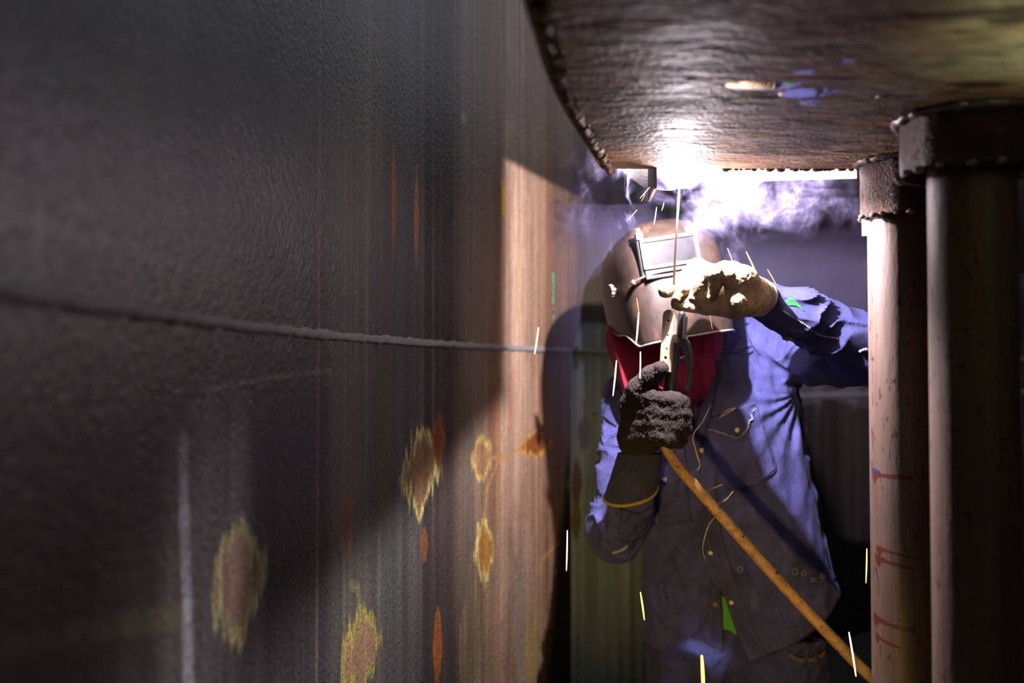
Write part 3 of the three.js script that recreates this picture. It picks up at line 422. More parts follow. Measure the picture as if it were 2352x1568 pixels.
function shirtCore(x, y, z) {
  let t = smin(shirtTrunk(x, y, z), shoulders(x, y, z), 0.05); const ra = rArm(x, y, z), la = lArm(x, y, z);
  if (t > 0.08 && ra > 0.08 && la > 0.08) return Math.min(t, ra, la);
  if (t < 0.06) t -= 0.0062 * bodyFold(x, y, z) * sstep(0.06, 0.02, Math.abs(t));
  let r = ra; if (r < 0.05) r -= 0.0105 * (foldR1(x, y, z) + 0.8 * foldR2(x, y, z));
  let l = Math.min(la, 9); if (l < 0.05) l -= 0.0100 * (0.7 * foldL1(x, y, z) + foldL2(x, y, z));
  return smin(smin(t, r, 0.028), l, 0.030);
}
function shirtField(x, y, z) {
  let f = shirtCore(x, y, z);
  if (y < 0.95 && f < 0.05) {   // the hem, and the open front below the last closed snap
    const q = [CX + F * x / (-(z) * cp + (y - EYE.y) * sp), CY - F * ((y - EYE.y) * cp + z * sp) / (-(z) * cp + (y - EYE.y) * sp)];
    f = Math.max(f, (q[1] - hemAt(q[0])) * 0.00105);
    if (z > -2.86 && q[1] > WEDGE.top[1] - 30) { const k = (q[1] - WEDGE.top[1]) / 180, l = mix(WEDGE.top[0], WEDGE.bl[0], k), r = mix(WEDGE.top[0], WEDGE.br[0], k); f = Math.max(f, Math.min(q[0] - l, r - q[0]) * 0.00100); }
  }
  return f;
}
const shirtGeo = boxUV(nets(shirtField, V(0.17, 0.50, -3.02), V(1.08, 1.55, -2.04), 0.0062, 1.7));
const shirt = wear('shirt', shirtGeo, M.shirt);
// gloves hide the wrists; the body under the cloth: neck and trunk in a green undershirt
const teeField = (x, y, z) => Math.max(trunk(0.016)(x, y, z), ap(1690, 1486, 2.42).y - y, y - 1.30, x - 0.65, 0.40 - x);
wear('undershirt', boxUV(nets(teeField, V(0.2, 0.50, -3.0), V(0.92, 1.32, -2.44), 0.011)), M.tee, 'bright green undershirt showing in the open front');
// --- jeans and boots
const hip = [ap(1602, 1560, 2.62), ap(1800, 1560, 2.54)], jeansField = (() => {
  const pel = trunk(0.012), legs = [0, 1].map((i) => { const h = hip[i], k = V(h.x + (i ? 0.02 : -0.02), 0.46, h.z + 0.015), a = V(h.x + (i ? 0.05 : -0.05), 0.10, h.z - 0.01); return blend([capsule(V(h.x, h.y, h.z), k, 0.106, 0.080), capsule(k, a, 0.080, 0.066)], 0.04); });
  return (x, y, z) => { const p = Math.max(pel(x, y, z), rows[rows.length - 1].y - 0.03 - y, y - 0.648), l = Math.min(legs[0](x, y, z), legs[1](x, y, z)); let f = smin(p, Math.max(l, y - 0.648), 0.05); if (Math.abs(f) < 0.03) { const s = 1 - Math.abs(n3((x + y * 0.5) * 13, (y - x * 0.4) * 16, z * 7)); f -= 0.006 * (s * s - 0.4); } return Math.max(f, 0.075 - y); };
})();
const jeans = wear('jeans', boxUV(nets(jeansField, V(0.18, 0.04, -3.02), V(1.02, 0.82, -2.44), 0.0085)), M.jeans, 'faded blue jeans');
for (const i of [0, 1]) {
  const h = hip[i], x = h.x + (i ? 0.055 : -0.055), f = (() => { const q = blend([capsule(V(x, 0.055, h.z - 0.04), V(x + (i ? 0.02 : -0.02), 0.045, h.z + 0.17), 0.048, 0.042), capsule(V(x, 0.06, h.z - 0.03), V(x, 0.20, h.z - 0.01), 0.05, 0.055)], 0.05); return (a, b, c) => Math.max(q(a, b, c), 0.012 - b); })();
  const b = wear('boot', boxUV(nets(f, V(x - 0.12, -0.01, h.z - 0.14), V(x + 0.12, 0.28, h.z + 0.26), 0.009)), std(rgb(0.06, 0.035, 0.02), 0.6), 'brown work boot');
  const sole = nets((a, b2, c) => Math.max(f(a, Math.max(b2, 0.02), c) - 0.004, b2 - 0.018, 0.001 - b2), V(x - 0.12, -0.01, h.z - 0.14), V(x + 0.12, 0.03, h.z + 0.26), 0.007); wear('sole', sole, std(rgb(0.02, 0.02, 0.02), 0.8), null, b);
}
// --- sewn details of the shirt
const S = shirtCore;
const pk = (top, bottom, nu = 26, nv = 26, lift = 0.0035, wave = 0) => panel(S, top, bottom, nu, nv, lift, wave);
const pocketL = wear('chest_pocket', pk([[1618, 966], [1680, 948], [1738, 930]], [[1648, 1098], [1672, 1120], [1730, 1117], [1781, 1078]], 34, 34, 0.005, 0.006), M.shirt, 'large patch pocket on the chest', shirt);
const flapS = (x, y, z) => S(x, y, z) - 0.0035;
const flapL = wear('pocket_flap', panel(flapS, [[1616, 962], [1676, 946], [1734, 924]], [[1624, 986], [1660, 990], [1692, 1002], [1715, 985], [1726, 960], [1736, 936]], 34, 16, 0.0045, 0.006), M.shirtDark, 'curled frayed pocket flap', shirt);
wear('fray', (() => { const pts = [[1622, 984], [1645, 990], [1668, 996], [1692, 1003], [1706, 994], [1718, 978], [1720, 966], [1727, 962], [1724, 950], [1736, 940]]; return tube(onCloth(flapS, pts, 0.005), (t) => 0.0010 + 0.0022 * n2(t * 70, 1), 160, 6); })(), M.fray, 'pale frayed edge', flapL);
wear('pocket_edge', tube(onCloth(S, [[1737, 934], [1752, 980], [1768, 1030], [1781, 1078], [1756, 1098], [1730, 1116], [1700, 1119], [1672, 1120]], 0.004), (t) => 0.0018 + 0.0012 * n2(t * 50, 4), 120, 6), M.seam, null, pocketL);
wear('stitching', stitches(S, [[1642, 960], [1690, 946], [1730, 934]], 0.005, 0.0006, 0.0085), M.thread, null, flapL);
const pocketR = wear('chest_pocket', pk([[1508, 1052], [1535, 1040], [1566, 1028]], [[1515, 1200], [1550, 1204], [1590, 1196]], 20, 20, 0.003, 0.004), M.shirtDark, 'patch pocket half hidden by the gauntlet', shirt);
const flapR = wear('pocket_flap', panel((x, y, z) => S(x, y, z) - 0.002, [[1506, 1046], [1535, 1034], [1568, 1020]], [[1510, 1100], [1540, 1114], [1560, 1100], [1578, 1062]], 20, 14, 0.0045), M.shirt, null, shirt);
wear('stitching', stitches(flapS, [[1512, 1096], [1539, 1109], [1557, 1096], [1573, 1062]], 0.006, 0.0006, 0.0035), M.thread, null, flapR);
// front bands
const bandL = wear('placket', pk([[1612, 1010], [1606, 1110], [1612, 1190], [1630, 1268], [1656, 1345], [1690, 1440], [1722, 1519]], [[1650, 1005], [1644, 1110], [1650, 1185], [1668, 1262], [1696, 1345], [1728, 1430], [1764, 1505]], 80, 8, 0.0042, 0.002), M.seam, 'button band on the open front', shirt);
wear('stitching', stitches(S, [[1617, 1015], [1611, 1110], [1617, 1190], [1635, 1268], [1661, 1345], [1695, 1438], [1726, 1512]], 0.0062, 0.0007, 0.0062), M.thread, null, bandL);
wear('stitching', stitches(S, [[1645, 1010], [1639, 1110], [1645, 1185], [1662, 1262], [1690, 1345], [1722, 1430], [1758, 1502]], 0.0062, 0.0007, 0.0062), M.thread, null, bandL);
const bandR = wear('placket', pk([[1630, 1330], [1623, 1400], [1618, 1470], [1616, 1536]], [[1652, 1352], [1658, 1400], [1660, 1470], [1663, 1540]], 40, 8, 0.0042, 0.003), M.seam, 'inner band with a brass snap ring', shirt);
wear('stitching', stitches(S, [[1634, 1400], [1630, 1470], [1628, 1532]], 0.0062, 0.0007, 0.006), M.thread, null, bandR);
wear('stitching', stitches(S, [[1502, 1482], [1560, 1506], [1612, 1522]], 0.0062, 0.0007, 0.002), M.thread, 'hem stitching', shirt);
wear('stitching', stitches(S, [[1770, 1496], [1850, 1454], [1896, 1412], [1922, 1370]], 0.0062, 0.0007, 0.002), M.thread, 'hem stitching', shirt);
wear('hem', tube(onCloth(S, [[1503, 1488], [1560, 1512], [1614, 1528]], -0.001), 0.0035, 60, 6), M.seam, null, shirt);
wear('hem', tube(onCloth(S, [[1724, 1516], [1780, 1497], [1850, 1460], [1898, 1418], [1922, 1376]], -0.001), (t) => 0.0032 + 0.001 * n2(t * 40, 2), 80, 6), M.seam, null, shirt);
// yoke, armhole and sleeve seams
const seam = (pts, r = 0.0022) => wear('seam', tube(onCloth(S, pts, 0.0008), r, 70, 6), M.seam, null, shirt);
seam([[1670, 822], [1700, 806], [1728, 793]]); seam([[1713, 735], [1716, 765], [1728, 793], [1745, 812]]); seam([[1668, 836], [1700, 820], [1730, 806]], 0.0014); seam([[1832, 914], [1850, 1000], [1876, 1120], [1896, 1240], [1915, 1330]], 0.0018);
seam([[1362, 952], [1390, 958], [1416, 978]], 0.002); seam([[1385, 925], [1402, 900], [1425, 884]], 0.0018);
const tear = wear('seam_tear', tube(onCloth(S, [[1800, 715], [1850, 746], [1880, 768], [1925, 778]], 0.001), (t) => 0.0010 + 0.0026 * n2(t * 80, 8), 160, 6), M.fray, 'torn frayed sleeve seam', shirt);
wear('lining_patch', panel(S, [[1803, 691], [1818, 684], [1838, 700]], [[1812, 702], [1830, 704], [1848, 716]], 10, 6, 0.0016), std(rgb(0.01, 0.12, 0.03), 0.9), 'green cloth showing through the torn sleeve', shirt);
for (const pts of [[[1806, 780], [1816, 776], [1824, 781]], [[1976, 806], [1988, 802], [1998, 808]], [[1410, 1268], [1428, 1262], [1440, 1252]]]) wear('fray', tube(onCloth(S, pts, 0.001), (t) => 0.0018 + 0.0035 * n2(t * 30, pts[0][0]), 40, 6), M.fray, null, shirt);
function snap(px, py, r = 0.0065, f = S, lift = 0.005) { const p = meet(f, px, py), n = sdfNormal(f, p, 0.008), g = new THREE.SphereGeometry(r, 20, 10, 0, Math.PI * 2, 0, Math.PI / 2); g.scale(1, 0.55, 1); g.applyQuaternion(new THREE.Quaternion().setFromUnitVectors(V(0, 1, 0), n)); p.addScaledVector(n, lift); g.translate(p.x, p.y, p.z); return g; }
for (const [x, y, l] of [[1689, 987, 0.0105], [1530, 1100, 0.008], [1611, 1033, 0.005], [1633, 1267, 0.0055], [1681, 1381, 0.0055]]) wear('snap_button', snap(x, y, 0.0062, S, l), M.snap, 'pearly snap button', shirt);
{ const p = meet(S, 1643, 1385), n = sdfNormal(S, p, 0.008), gs = [new THREE.TorusGeometry(0.0052, 0.0013, 8, 24), new THREE.TorusGeometry(0.0022, 0.001, 8, 16)]; const g = merged(gs); g.applyQuaternion(new THREE.Quaternion().setFromUnitVectors(V(0, 0, 1), n)); p.addScaledVector(n, 0.006); g.translate(p.x, p.y, p.z); wear('snap_ring', g, M.brass, 'brass snap ring', shirt); }
// burn holes with pale rims
for (const [x, y, r] of [[1700, 1308, 6], [1652, 1262, 5], [1826, 1312, 6], [1846, 1316, 5], [1890, 1322, 4], [1868, 1330, 4]]) { const pts = []; for (let i = 0; i < 9; i++) { const a = i / 9 * 6.283; pts.push([x + Math.cos(a) * r * (0.8 + 0.5 * rnd()), y + Math.sin(a) * r * (0.8 + 0.5 * rnd())]); } wear('burn_hole', tube(onCloth(S, pts, 0.0006), (t) => 0.0005 + 0.0014 * n2(t * 40, x), 40, 5, true), M.fray, null, shirt); }
// jeans: slant pocket with gold thread
{ const Jf = jeansField; const pts = [[1812, 1497], [1838, 1508], [1866, 1506], [1893, 1494]]; wear('pocket_seam', tube(onCloth(Jf, pts, 0.001), 0.0026, 50, 6), M.jeans, null, jeans); wear('stitching', stitches(Jf, pts.map(([x, y]) => [x, y + 5]), 0.006, 0.0008, 0.002), M.threadGold, 'gold pocket stitching', jeans); wear('stitching', stitches(Jf, pts.map(([x, y]) => [x, y + 10]), 0.006, 0.0008, 0.002), M.threadGold, 'gold pocket stitching', jeans); wear('rivet', snap(1892, 1497, 0.004, Jf, 0.002), M.brass, null, jeans); }
// collar: stiff dark fold standing round the hood
{
  const f = blend([capsule(ap(1655, 768, 2.46), ap(1610, 985, 2.38), 0.030, 0.016), capsule(ap(1655, 768, 2.46), ap(1690, 790, 2.50), 0.034, 0.040)], 0.03);
  wear('collar', boxUV(nets((x, y, z) => f(x, y, z) - 0.003 * n3(x * 20, y * 9, z * 12), V(0.36, 1.11, -2.76), V(0.68, 1.54, -2.38), 0.007)), M.shirtDark, 'dark turned up collar', shirt);
}
// --- hood: red cloth hanging from under the face shield, over a head
{
  const topC = ap(1535, 660, 2.47), hem = ap(1555, 880, 2.40);
  const f = blend([ball(topC, 0.112, 0.15, 0.12), capsule(ap(1530, 765, 2.44), ap(1532, 850, 2.38), 0.118, 0.098), capsule(ap(1540, 840, 2.38), ap(1574, 945, 2.365), 0.070, 0.012), capsule(ap(1600, 790, 2.42), ap(1608, 880, 2.40), 0.055, 0.022), capsule(ap(1440, 780, 2.44), ap(1462, 880, 2.39), 0.05, 0.03)], 0.06);
  const g = (x, y, z) => { const v = f(x, y, z); if (Math.abs(v) > 0.03) return v; const k = 1 - Math.abs(n3((x + 0.25 * y) * 15, y * 3.4, z * 8 + 4)); return v - 0.009 * (k * k - 0.4); };
  wear('hood', boxUV(nets(g, V(0.2, 1.16, -2.76), V(0.6, 1.74, -2.28), 0.0065)), std(rgb(0.36, 0.012, 0.045), 0.85, 0, { bumpMap: tile(weave(24, 0.5), 0.04), bumpScale: 0.0008 }), 'crimson cloth hood hanging below the face shield');
}
// --- face shield: a moulded shell with its own frame; local x to the wearer's left, y up, z out of the face
const shieldG = new THREE.Group(); shieldG.name = 'face_shield'; person.add(shieldG);
{
  const c = ap(1519, 655, 2.385); shieldG.position.copy(person.worldToLocal(c.clone())); shieldG.rotation.order = 'ZYX'; shieldG.rotation.z = 0.165; shieldG.rotation.y = 0.20; shieldG.rotation.x = -0.10; shieldG.scale.setScalar(1.05);
  shieldG.userData.label = 'dark brown welding face shield with a flip lens window';
}
const H2 = 0.152;                                                            // half height
function shieldPoint(th, v, inset = 0) {
  const up = clamp((v - 0.52) / 0.48), dome = Math.pow(Math.max(0, 1 - Math.pow(up, 2.6)), 0.5), chin = clamp((0.45 - v) / 0.45);
  const a = (0.127 - 0.010 * chin * chin) * dome - inset, b = (0.158 + 0.010 * Math.sin(v * 3.0) - 0.012 * chin) * (0.10 + 0.90 * dome) * (dome > 0 ? 1 : 0) - inset, n = 0.54 - 0.06 * chin;
  const s = Math.sin(th), q = Math.cos(th); return V(Math.max(0.0005, a) * Math.sign(s) * Math.pow(Math.abs(s), n), (v * 2 - 1) * H2, Math.max(0.0005, b) * Math.sign(q) * Math.pow(Math.abs(q), n));
}
const lowEdge = (th) => { const a = Math.abs(th); return 0.01 + 0.30 * sstep(1.15, 2.0, a); };
{
  const nu = 96, nv = 64, T = 1.95, pos = [], idx = [], uv = [];
  for (const inset of [0, 0.0035]) for (let j = 0; j <= nv; j++) for (let i = 0; i <= nu; i++) { const th = mix(-T, T, i / nu), v = mix(lowEdge(th), 1, Math.pow(j / nv, 0.85)), p = shieldPoint(th, v, inset); pos.push(p.x, p.y, p.z); uv.push(th * 0.13, p.y); }
  const W = nu + 1, K = W * (nv + 1);
  for (let j = 0; j < nv; j++) for (let i = 0; i < nu; i++) { const o = j * W + i; idx.push(o, o + 1, o + W, o + 1, o + W + 1, o + W, K + o, K + o + W, K + o + 1, K + o + 1, K + o + W, K + o + W + 1); }
  for (let i = 0; i < nu; i++) idx.push(i, K + i, i + 1, i + 1, K + i, K + i + 1);
  for (let j = 0; j < nv; j++) for (const e of [0, nu]) { const o = j * W + e; idx.push(o, o + W, K + o, o + W, K + o + W, K + o); }
  const g = new THREE.BufferGeometry(); g.setAttribute('position', new THREE.Float32BufferAttribute(pos, 3)); g.setAttribute('uv', new THREE.Float32BufferAttribute(uv, 2)); g.setIndex(idx); g.computeVertexNormals();
  const tex = colourTex(512, 512, (u, v, k) => { const m = 0.8 + 0.5 * (fbm(u * 12, v * 12, 4) - 0.5) + 0.25 * (n2(u * 240, v * 240) - 0.5), d = sstep(0.62, 0.8, fbm(u * 9 + 4, v * 5, 4)) * 0.5; k[0] = mix(92 * m, 136, d); k[1] = mix(76 * m, 104, d); k[2] = mix(70 * m, 84, d); });
  const mat = std(rgb(0.40, 0.36, 0.32), 0.45, 0, { map: tile(tex, 0.3), bumpMap: tile(grainTex, 0.05), bumpScale: 0.00035 });
  const shell2 = mesh('shield_shell', g, mat, shieldG);
  const lip = []; for (let i = 0; i <= 60; i++) { const th = mix(-1.7, 1.7, i / 60); lip.push(shieldPoint(th, lowEdge(th), -0.001)); } mesh('shield_lip', tube(lip, 0.0028, 120, 8), std(rgb(0.15, 0.12, 0.11), 0.3), shieldG);
  // lens window: mount, frame bars, glass, flip screws, brow ridge
  const win = new THREE.Group(); win.name = 'lens_window'; shieldG.add(win); win.scale.setScalar(0.95); win.position.set(-0.029, 0.047, 0.165); win.rotation.x = 0.10; win.rotation.z = 0.0; win.rotation.y = -0.06;
  const dark = std(rgb(0.010, 0.009, 0.010), 0.5), pale = std(rgb(0.075, 0.072, 0.06), 0.42, 0.1, { bumpMap: tile(grainTex, 0.06), bumpScale: 0.0006 });
  const mount = new RoundedBoxGeometry(0.152, 0.098, 0.040, 3, 0.006); mount.translate(0, -0.012, -0.016); mesh('mount', mount, dark, win);
  const bars = [[0, 0.0335, 0.142, 0.007], [0, -0.0335, 0.142, 0.007]].map(([x, y, w, h]) => { const b = new RoundedBoxGeometry(w, h, 0.012, 2, 0.0018); b.translate(x, y, 0.008); return b; }).concat([[-0.0675, 0.007], [0.0675, 0.009]].map(([x, w]) => { const b = new RoundedBoxGeometry(w, 0.074, 0.012, 2, 0.0018); b.translate(x, 0, 0.008); return b; }));
  for (const [x, y, w, h] of [[0, 0.029, 0.132, 0.002], [0, -0.029, 0.132, 0.002]]) { const b = new THREE.BoxGeometry(w, h, 0.010); b.translate(x, y, 0.007); bars.push(b); }
  mesh('lens_frame', merged(bars), pale, win);
  const spat = colourTex(512, 256, (u, v, k) => { const q = n2(u * 200, v * 90), d = sstep(0.72, 0.9, q) * 0.9, m = fbm(u * 6, v * 4, 3); k[0] = mix(96 + 60 * m, 232, d); k[1] = mix(94 + 60 * m, 230, d); k[2] = mix(104 + 60 * m, 238, d); });
  const lens = new RoundedBoxGeometry(0.128, 0.060, 0.004, 2, 0.001); { const p = lens.attributes.position, uvs = lens.attributes.uv; for (let i = 0; i < p.count; i++) uvs.setXY(i, p.getX(i) / 0.128 + 0.5, p.getY(i) / 0.06 + 0.5); } lens.translate(0, 0, 0.0055);
  const lm = mesh('lens', lens, std(rgb(0.06, 0.06, 0.065), 0.3, 0, { map: spat }), win); lm.userData.label = 'spatter flecked grey lens';
  for (const x of [-0.066, 0.060]) { const a = new RoundedBoxGeometry(0.017, 0.018, 0.020, 2, 0.003); a.translate(x, 0.045, -0.002); const b = new THREE.CylinderGeometry(0.0055, 0.0055, 0.012, 14); b.translate(x, 0.058, 0.0); mesh('clip', merged([a, b]), std(rgb(0.20, 0.17, 0.13), 0.4, 0.2), win); }
  const under = new RoundedBoxGeometry(0.146, 0.022, 0.030, 3, 0.003); under.translate(0.003, -0.050, 0.0); mesh('lens_shelf', under, dark, win);
  const ridge = []; for (let i = 0; i <= 24; i++) { const t = i / 24, p = shieldPoint(mix(-0.85, 0.55, t), 0.475 + 0.03 * Math.sin(t * Math.PI), -0.010); ridge.push(p); } const rg = tube(ridge, (t) => 0.0035 * (1 - 0.5 * t), 60, 8), kb = new THREE.SphereGeometry(0.007, 14, 10); kb.translate(ridge[0].x, ridge[0].y, ridge[0].z); mesh('brow_ridge', merged([rg, kb]), std(rgb(0.06, 0.045, 0.04), 0.35), shieldG);
  // headband knob at the temple
  const kn = new THREE.Group(); kn.name = 'headband_knob'; shieldG.add(kn); const kp = shieldPoint(-1.52, 0.50); kn.position.copy(kp); kn.rotation.z = Math.PI / 2;
  const parts = []; for (const [y, r, h] of [[0.003, 0.008, 0.006], [0.010, 0.0125, 0.007]]) { const q = new THREE.CylinderGeometry(r, r, h, 20); q.translate(0, y, 0); parts.push(q); } for (let i = 0; i < 8; i++) { const q = new THREE.BoxGeometry(0.004, 0.007, 0.004); const a = i / 8 * 6.283; q.translate(Math.cos(a) * 0.0125, 0.010, Math.sin(a) * 0.0125); parts.push(q); } mesh('knob', merged(parts), std(rgb(0.05, 0.038, 0.035), 0.4, 0.3), kn);
}
shieldG.updateMatrixWorld(true);
// --- left glove: pale leather, four fingers arched over the rod and a thumb under it
{
  const k = (list) => { const pts = list.map(([x, y, d]) => ap(x, y, d)), rs = list.map((q) => q[3]); const cs = []; for (let i = 0; i + 1 < pts.length; i++) cs.push(capsule(pts[i], pts[i + 1], rs[i], rs[i + 1])); return blend(cs, 0.010); };
  const palm = blend([k([[1742, 676, 2.03, 0.034], [1706, 652, 1.905, 0.034], [1672, 630, 1.885, 0.021]]), k([[1735, 694, 1.97, 0.030], [1695, 694, 1.885, 0.024]]), k([[1704, 640, 1.89, 0.026], [1662, 618, 1.90, 0.017]]), k([[1752, 678, 2.08, 0.034], [1737, 690, 2.02, 0.033]]), k([[1684, 684, 1.93, 0.020], [1600, 678, 2.02, 0.017]]), k([[1688, 655, 1.945, 0.016], [1626, 652, 2.01, 0.015]])], 0.020);
  const fingers = [k([[1642, 628, 1.880, 0.017], [1602, 615, 2.03, 0.0205], [1566, 650, 2.03, 0.0195], [1529, 667, 1.985, 0.0165]]), k([[1668, 624, 1.895, 0.017], [1608, 634, 1.965, 0.0165], [1576, 660, 1.955, 0.0145], [1558, 684, 1.960, 0.0130]]), k([[1672, 620, 1.90, 0.017], [1630, 628, 1.915, 0.0155], [1606, 656, 1.925, 0.0145], [1594, 684, 1.932, 0.0125]]), k([[1684, 618, 1.885, 0.017], [1656, 622, 1.885, 0.0140], [1643, 652, 1.895, 0.0125], [1636, 682, 1.905, 0.0110]])];
  const thumb = k([[1730, 696, 1.95, 0.026], [1685, 708, 1.92, 0.021], [1625, 702, 2.02, 0.0195], [1560, 695, 2.05, 0.0185]]);
  const f = (x, y, z) => { let d = palm(x, y, z); if (d > 0.12) return d; for (const q of fingers) d = smin(d, q(x, y, z), 0.005); d = smin(d, thumb(x, y, z), 0.010); if (Math.abs(d) < 0.015) { const c = 1 - Math.abs(n3(x * 60 + 3, y * 60, z * 60)); d -= 0.0011 * (c * c - 0.4); } return d; };
  const tex = colourTex(512, 512, (u, v, c) => { const m = 0.82 + 0.5 * (fbm(u * 10, v * 10, 4) - 0.5), d = sstep(0.70, 0.9, fbm(u * 16 + 5, v * 16, 4)) * 0.5; c[0] = mix(222 * m, 120, d); c[1] = mix(198 * m, 92, d); c[2] = mix(158 * m, 60, d); });
  const glove = wear('glove', boxUV(nets(f, V(0.29, 1.36, -2.30), V(0.62, 1.63, -1.98), 0.003)), std(rgb(0.62, 0.58, 0.52), 0.7, 0, { map: tile(tex, 0.16), bumpMap: tile(grainTex, 0.05), bumpScale: 0.0005 }), 'pale leather glove steadying the rod');
  for (const [i, off] of [[0, 0], [1, 9]]) { const pts = []; for (let q = 0; q <= 16; q++) { const a = q / 16 * Math.PI * 2, c = ap(1747 + off, 682, 2.065), r = 0.041; pts.push(V(c.x + 0.010 * Math.cos(a * 2) + Math.cos(a) * 0.006, c.y + Math.sin(a) * r, c.z + Math.cos(a) * r)); } wear('cuff_trim', tube(pts.slice(0, 16), 0.0032, 80, 7, true), std(rgb(0.52, 0.47, 0.38), 0.7), null, glove); }
}
// --- right glove: sooty fleece fist round the holder, thumb laid up its side, and the denim gauntlet
{
  const k = (list, s = 0.012) => { const pts = list.map(([x, y, d]) => ap(x, y, d)), rs = list.map((q) => q[3]); const cs = []; for (let i = 0; i + 1 < pts.length; i++) cs.push(capsule(pts[i], pts[i + 1], rs[i], rs[i + 1])); return blend(cs, s); };
  const palm = blend([k([[1462, 928, 2.075, 0.034], [1460, 1005, 2.08, 0.036]]), k([[1492, 935, 2.065, 0.026], [1494, 1005, 2.07, 0.028]]), k([[1462, 1005, 2.08, 0.036], [1468, 1055, 2.10, 0.028]])], 0.03);
  const fg = [[915, 0], [944, 4], [972, 4], [1000, -8]].map(([py, dx], i) => k([[1458, py + 4, 2.045, 0.021], [1505, py, 2.000, 0.0200], [1548 + dx, py + 6, 1.992, 0.0190], [1566 + dx, py + 10, 2.028, 0.0170], [1550 + dx, py + 12, 2.062, 0.0150]]));
  const thumb = k([[1450, 932, 2.055, 0.028], [1466, 895, 2.030, 0.0245], [1494, 864, 2.008, 0.0210], [1517, 847, 1.990, 0.0175]]);
  const f = (x, y, z) => { let d = palm(x, y, z); if (d > 0.16) return d; for (const q of fg) d = smin(d, q(x, y, z), 0.011); d = smin(d, thumb(x, y, z), 0.016); if (Math.abs(d) < 0.02) d -= 0.0012 * n3(x * 45, y * 45, z * 45) + 0.0007 * n3(x * 150, y * 220, z * 150) + 0.0007 * n3(x * 420, y * 420, z * 420); return d; };
  const tex = colourTex(512, 512, (u, v, c) => { const q = n2(u * 150, v * 220) * 0.6 + n2(u * 300, v * 420) * 0.4, m = 0.5 + 1.0 * q, t = sstep(0.62, 0.8, q); c[0] = mix(46 * m, 136, t * 0.6); c[1] = mix(35 * m, 92, t * 0.6); c[2] = mix(31 * m, 54, t * 0.6); });
  const glove = wear('glove', boxUV(nets(f, ap(1395, 1110, 2.15).add(V(0, 0, -0.05)), ap(1620, 815, 1.97).add(V(0, 0, 0.02)), 0.0032)), std(rgb(0.36, 0.31, 0.28), 0.95, 0, { map: tile(tex, 0.12), bumpMap: tile(grainTex, 0.06), bumpScale: 0.0018 }), 'sooty dark fleece glove gripping the holder');
  const ra = ap(1470, 1040, 2.095), rb = ap(1451, 1132, 2.145), fleece = std(rgb(0.062, 0.066, 0.18), 0.92, 0, { map: tile(colourTex(256, 256, (u, v, c) => { c[0] = c[1] = c[2] = 130 + 120 * (n2(u * 110, v * 60) * 0.6 + n2(u * 200, v * 200) * 0.4 - 0.3) + 40 * n2(u * 8, v * 8); }), 0.1), bumpMap: tile(grainTex, 0.05), bumpScale: 0.003 }), pos = [], uv = [], idx = [], nu = 64, nv = 24;
  const gp = (a, t) => { const c = ra.clone().lerp(rb, t), r = mix(0.050, 0.062, Math.pow(t, 0.8)) * (1 + 0.05 * Math.sin(a * 3 + 2 + t * 2) * t), drop = t * (0.018 * Math.sin(a) - 0.016 * Math.cos(a)); return V(c.x + Math.cos(a) * r, c.y - drop * 1.0, c.z + Math.sin(a) * r * 0.86); };
  for (const inn of [1, 0.95]) for (let j = 0; j <= nv; j++) for (let i = 0; i <= nu; i++) { const a = i / nu * Math.PI * 2, p = gp(a, j / nv), c = ra.clone().lerp(rb, j / nv), w = 0.0022 * n2(a * 5, j * 0.6); pos.push(c.x + (p.x - c.x) * (inn + w * 10), p.y, c.z + (p.z - c.z) * (inn + w * 10)); uv.push(a * 0.05, j / nv * 0.1); }
  const W = nu + 1, K = W * (nv + 1); for (let j = 0; j < nv; j++) for (let i = 0; i < nu; i++) { const o = j * W + i; idx.push(o, o + 1, o + W, o + 1, o + W + 1, o + W, K + o, K + o + W, K + o + 1, K + o + 1, K + o + W, K + o + W + 1); }
  const g = new THREE.BufferGeometry(); g.setAttribute('position', new THREE.Float32BufferAttribute(pos, 3)); g.setAttribute('uv', new THREE.Float32BufferAttribute(uv, 2)); g.setIndex(idx); g.computeVertexNormals();
  const gaunt = wear('gauntlet', g, fleece, 'dark blue fleece gauntlet with yellow binding');
  const rim = []; for (let i = 0; i < 48; i++) rim.push(gp(i / 48 * Math.PI * 2, 1.0)); wear('binding', tube(rim, (t) => 0.0036 + 0.0008 * n2(t * 60, 3), 160, 8, true), std(rgb(0.50, 0.36, 0.06), 0.75, 0, { bumpMap: tile(grainTex, 0.02), bumpScale: 0.001 }), 'yellow cloth binding', gaunt);
  // the shirt's own cuff peeping out below, unbuttoned
  const cuffA = ap(1470, 1165, 2.14), cuffB = ap(1452, 1205, 2.20);
  wear('shirt_cuff', panel(S, [[1428, 1166], [1466, 1176], [1506, 1156]], [[1424, 1238], [1460, 1232], [1506, 1200]], 24, 16, 0.006, 0.01), M.jeans, 'paler unbuttoned cuff', shirt);
}
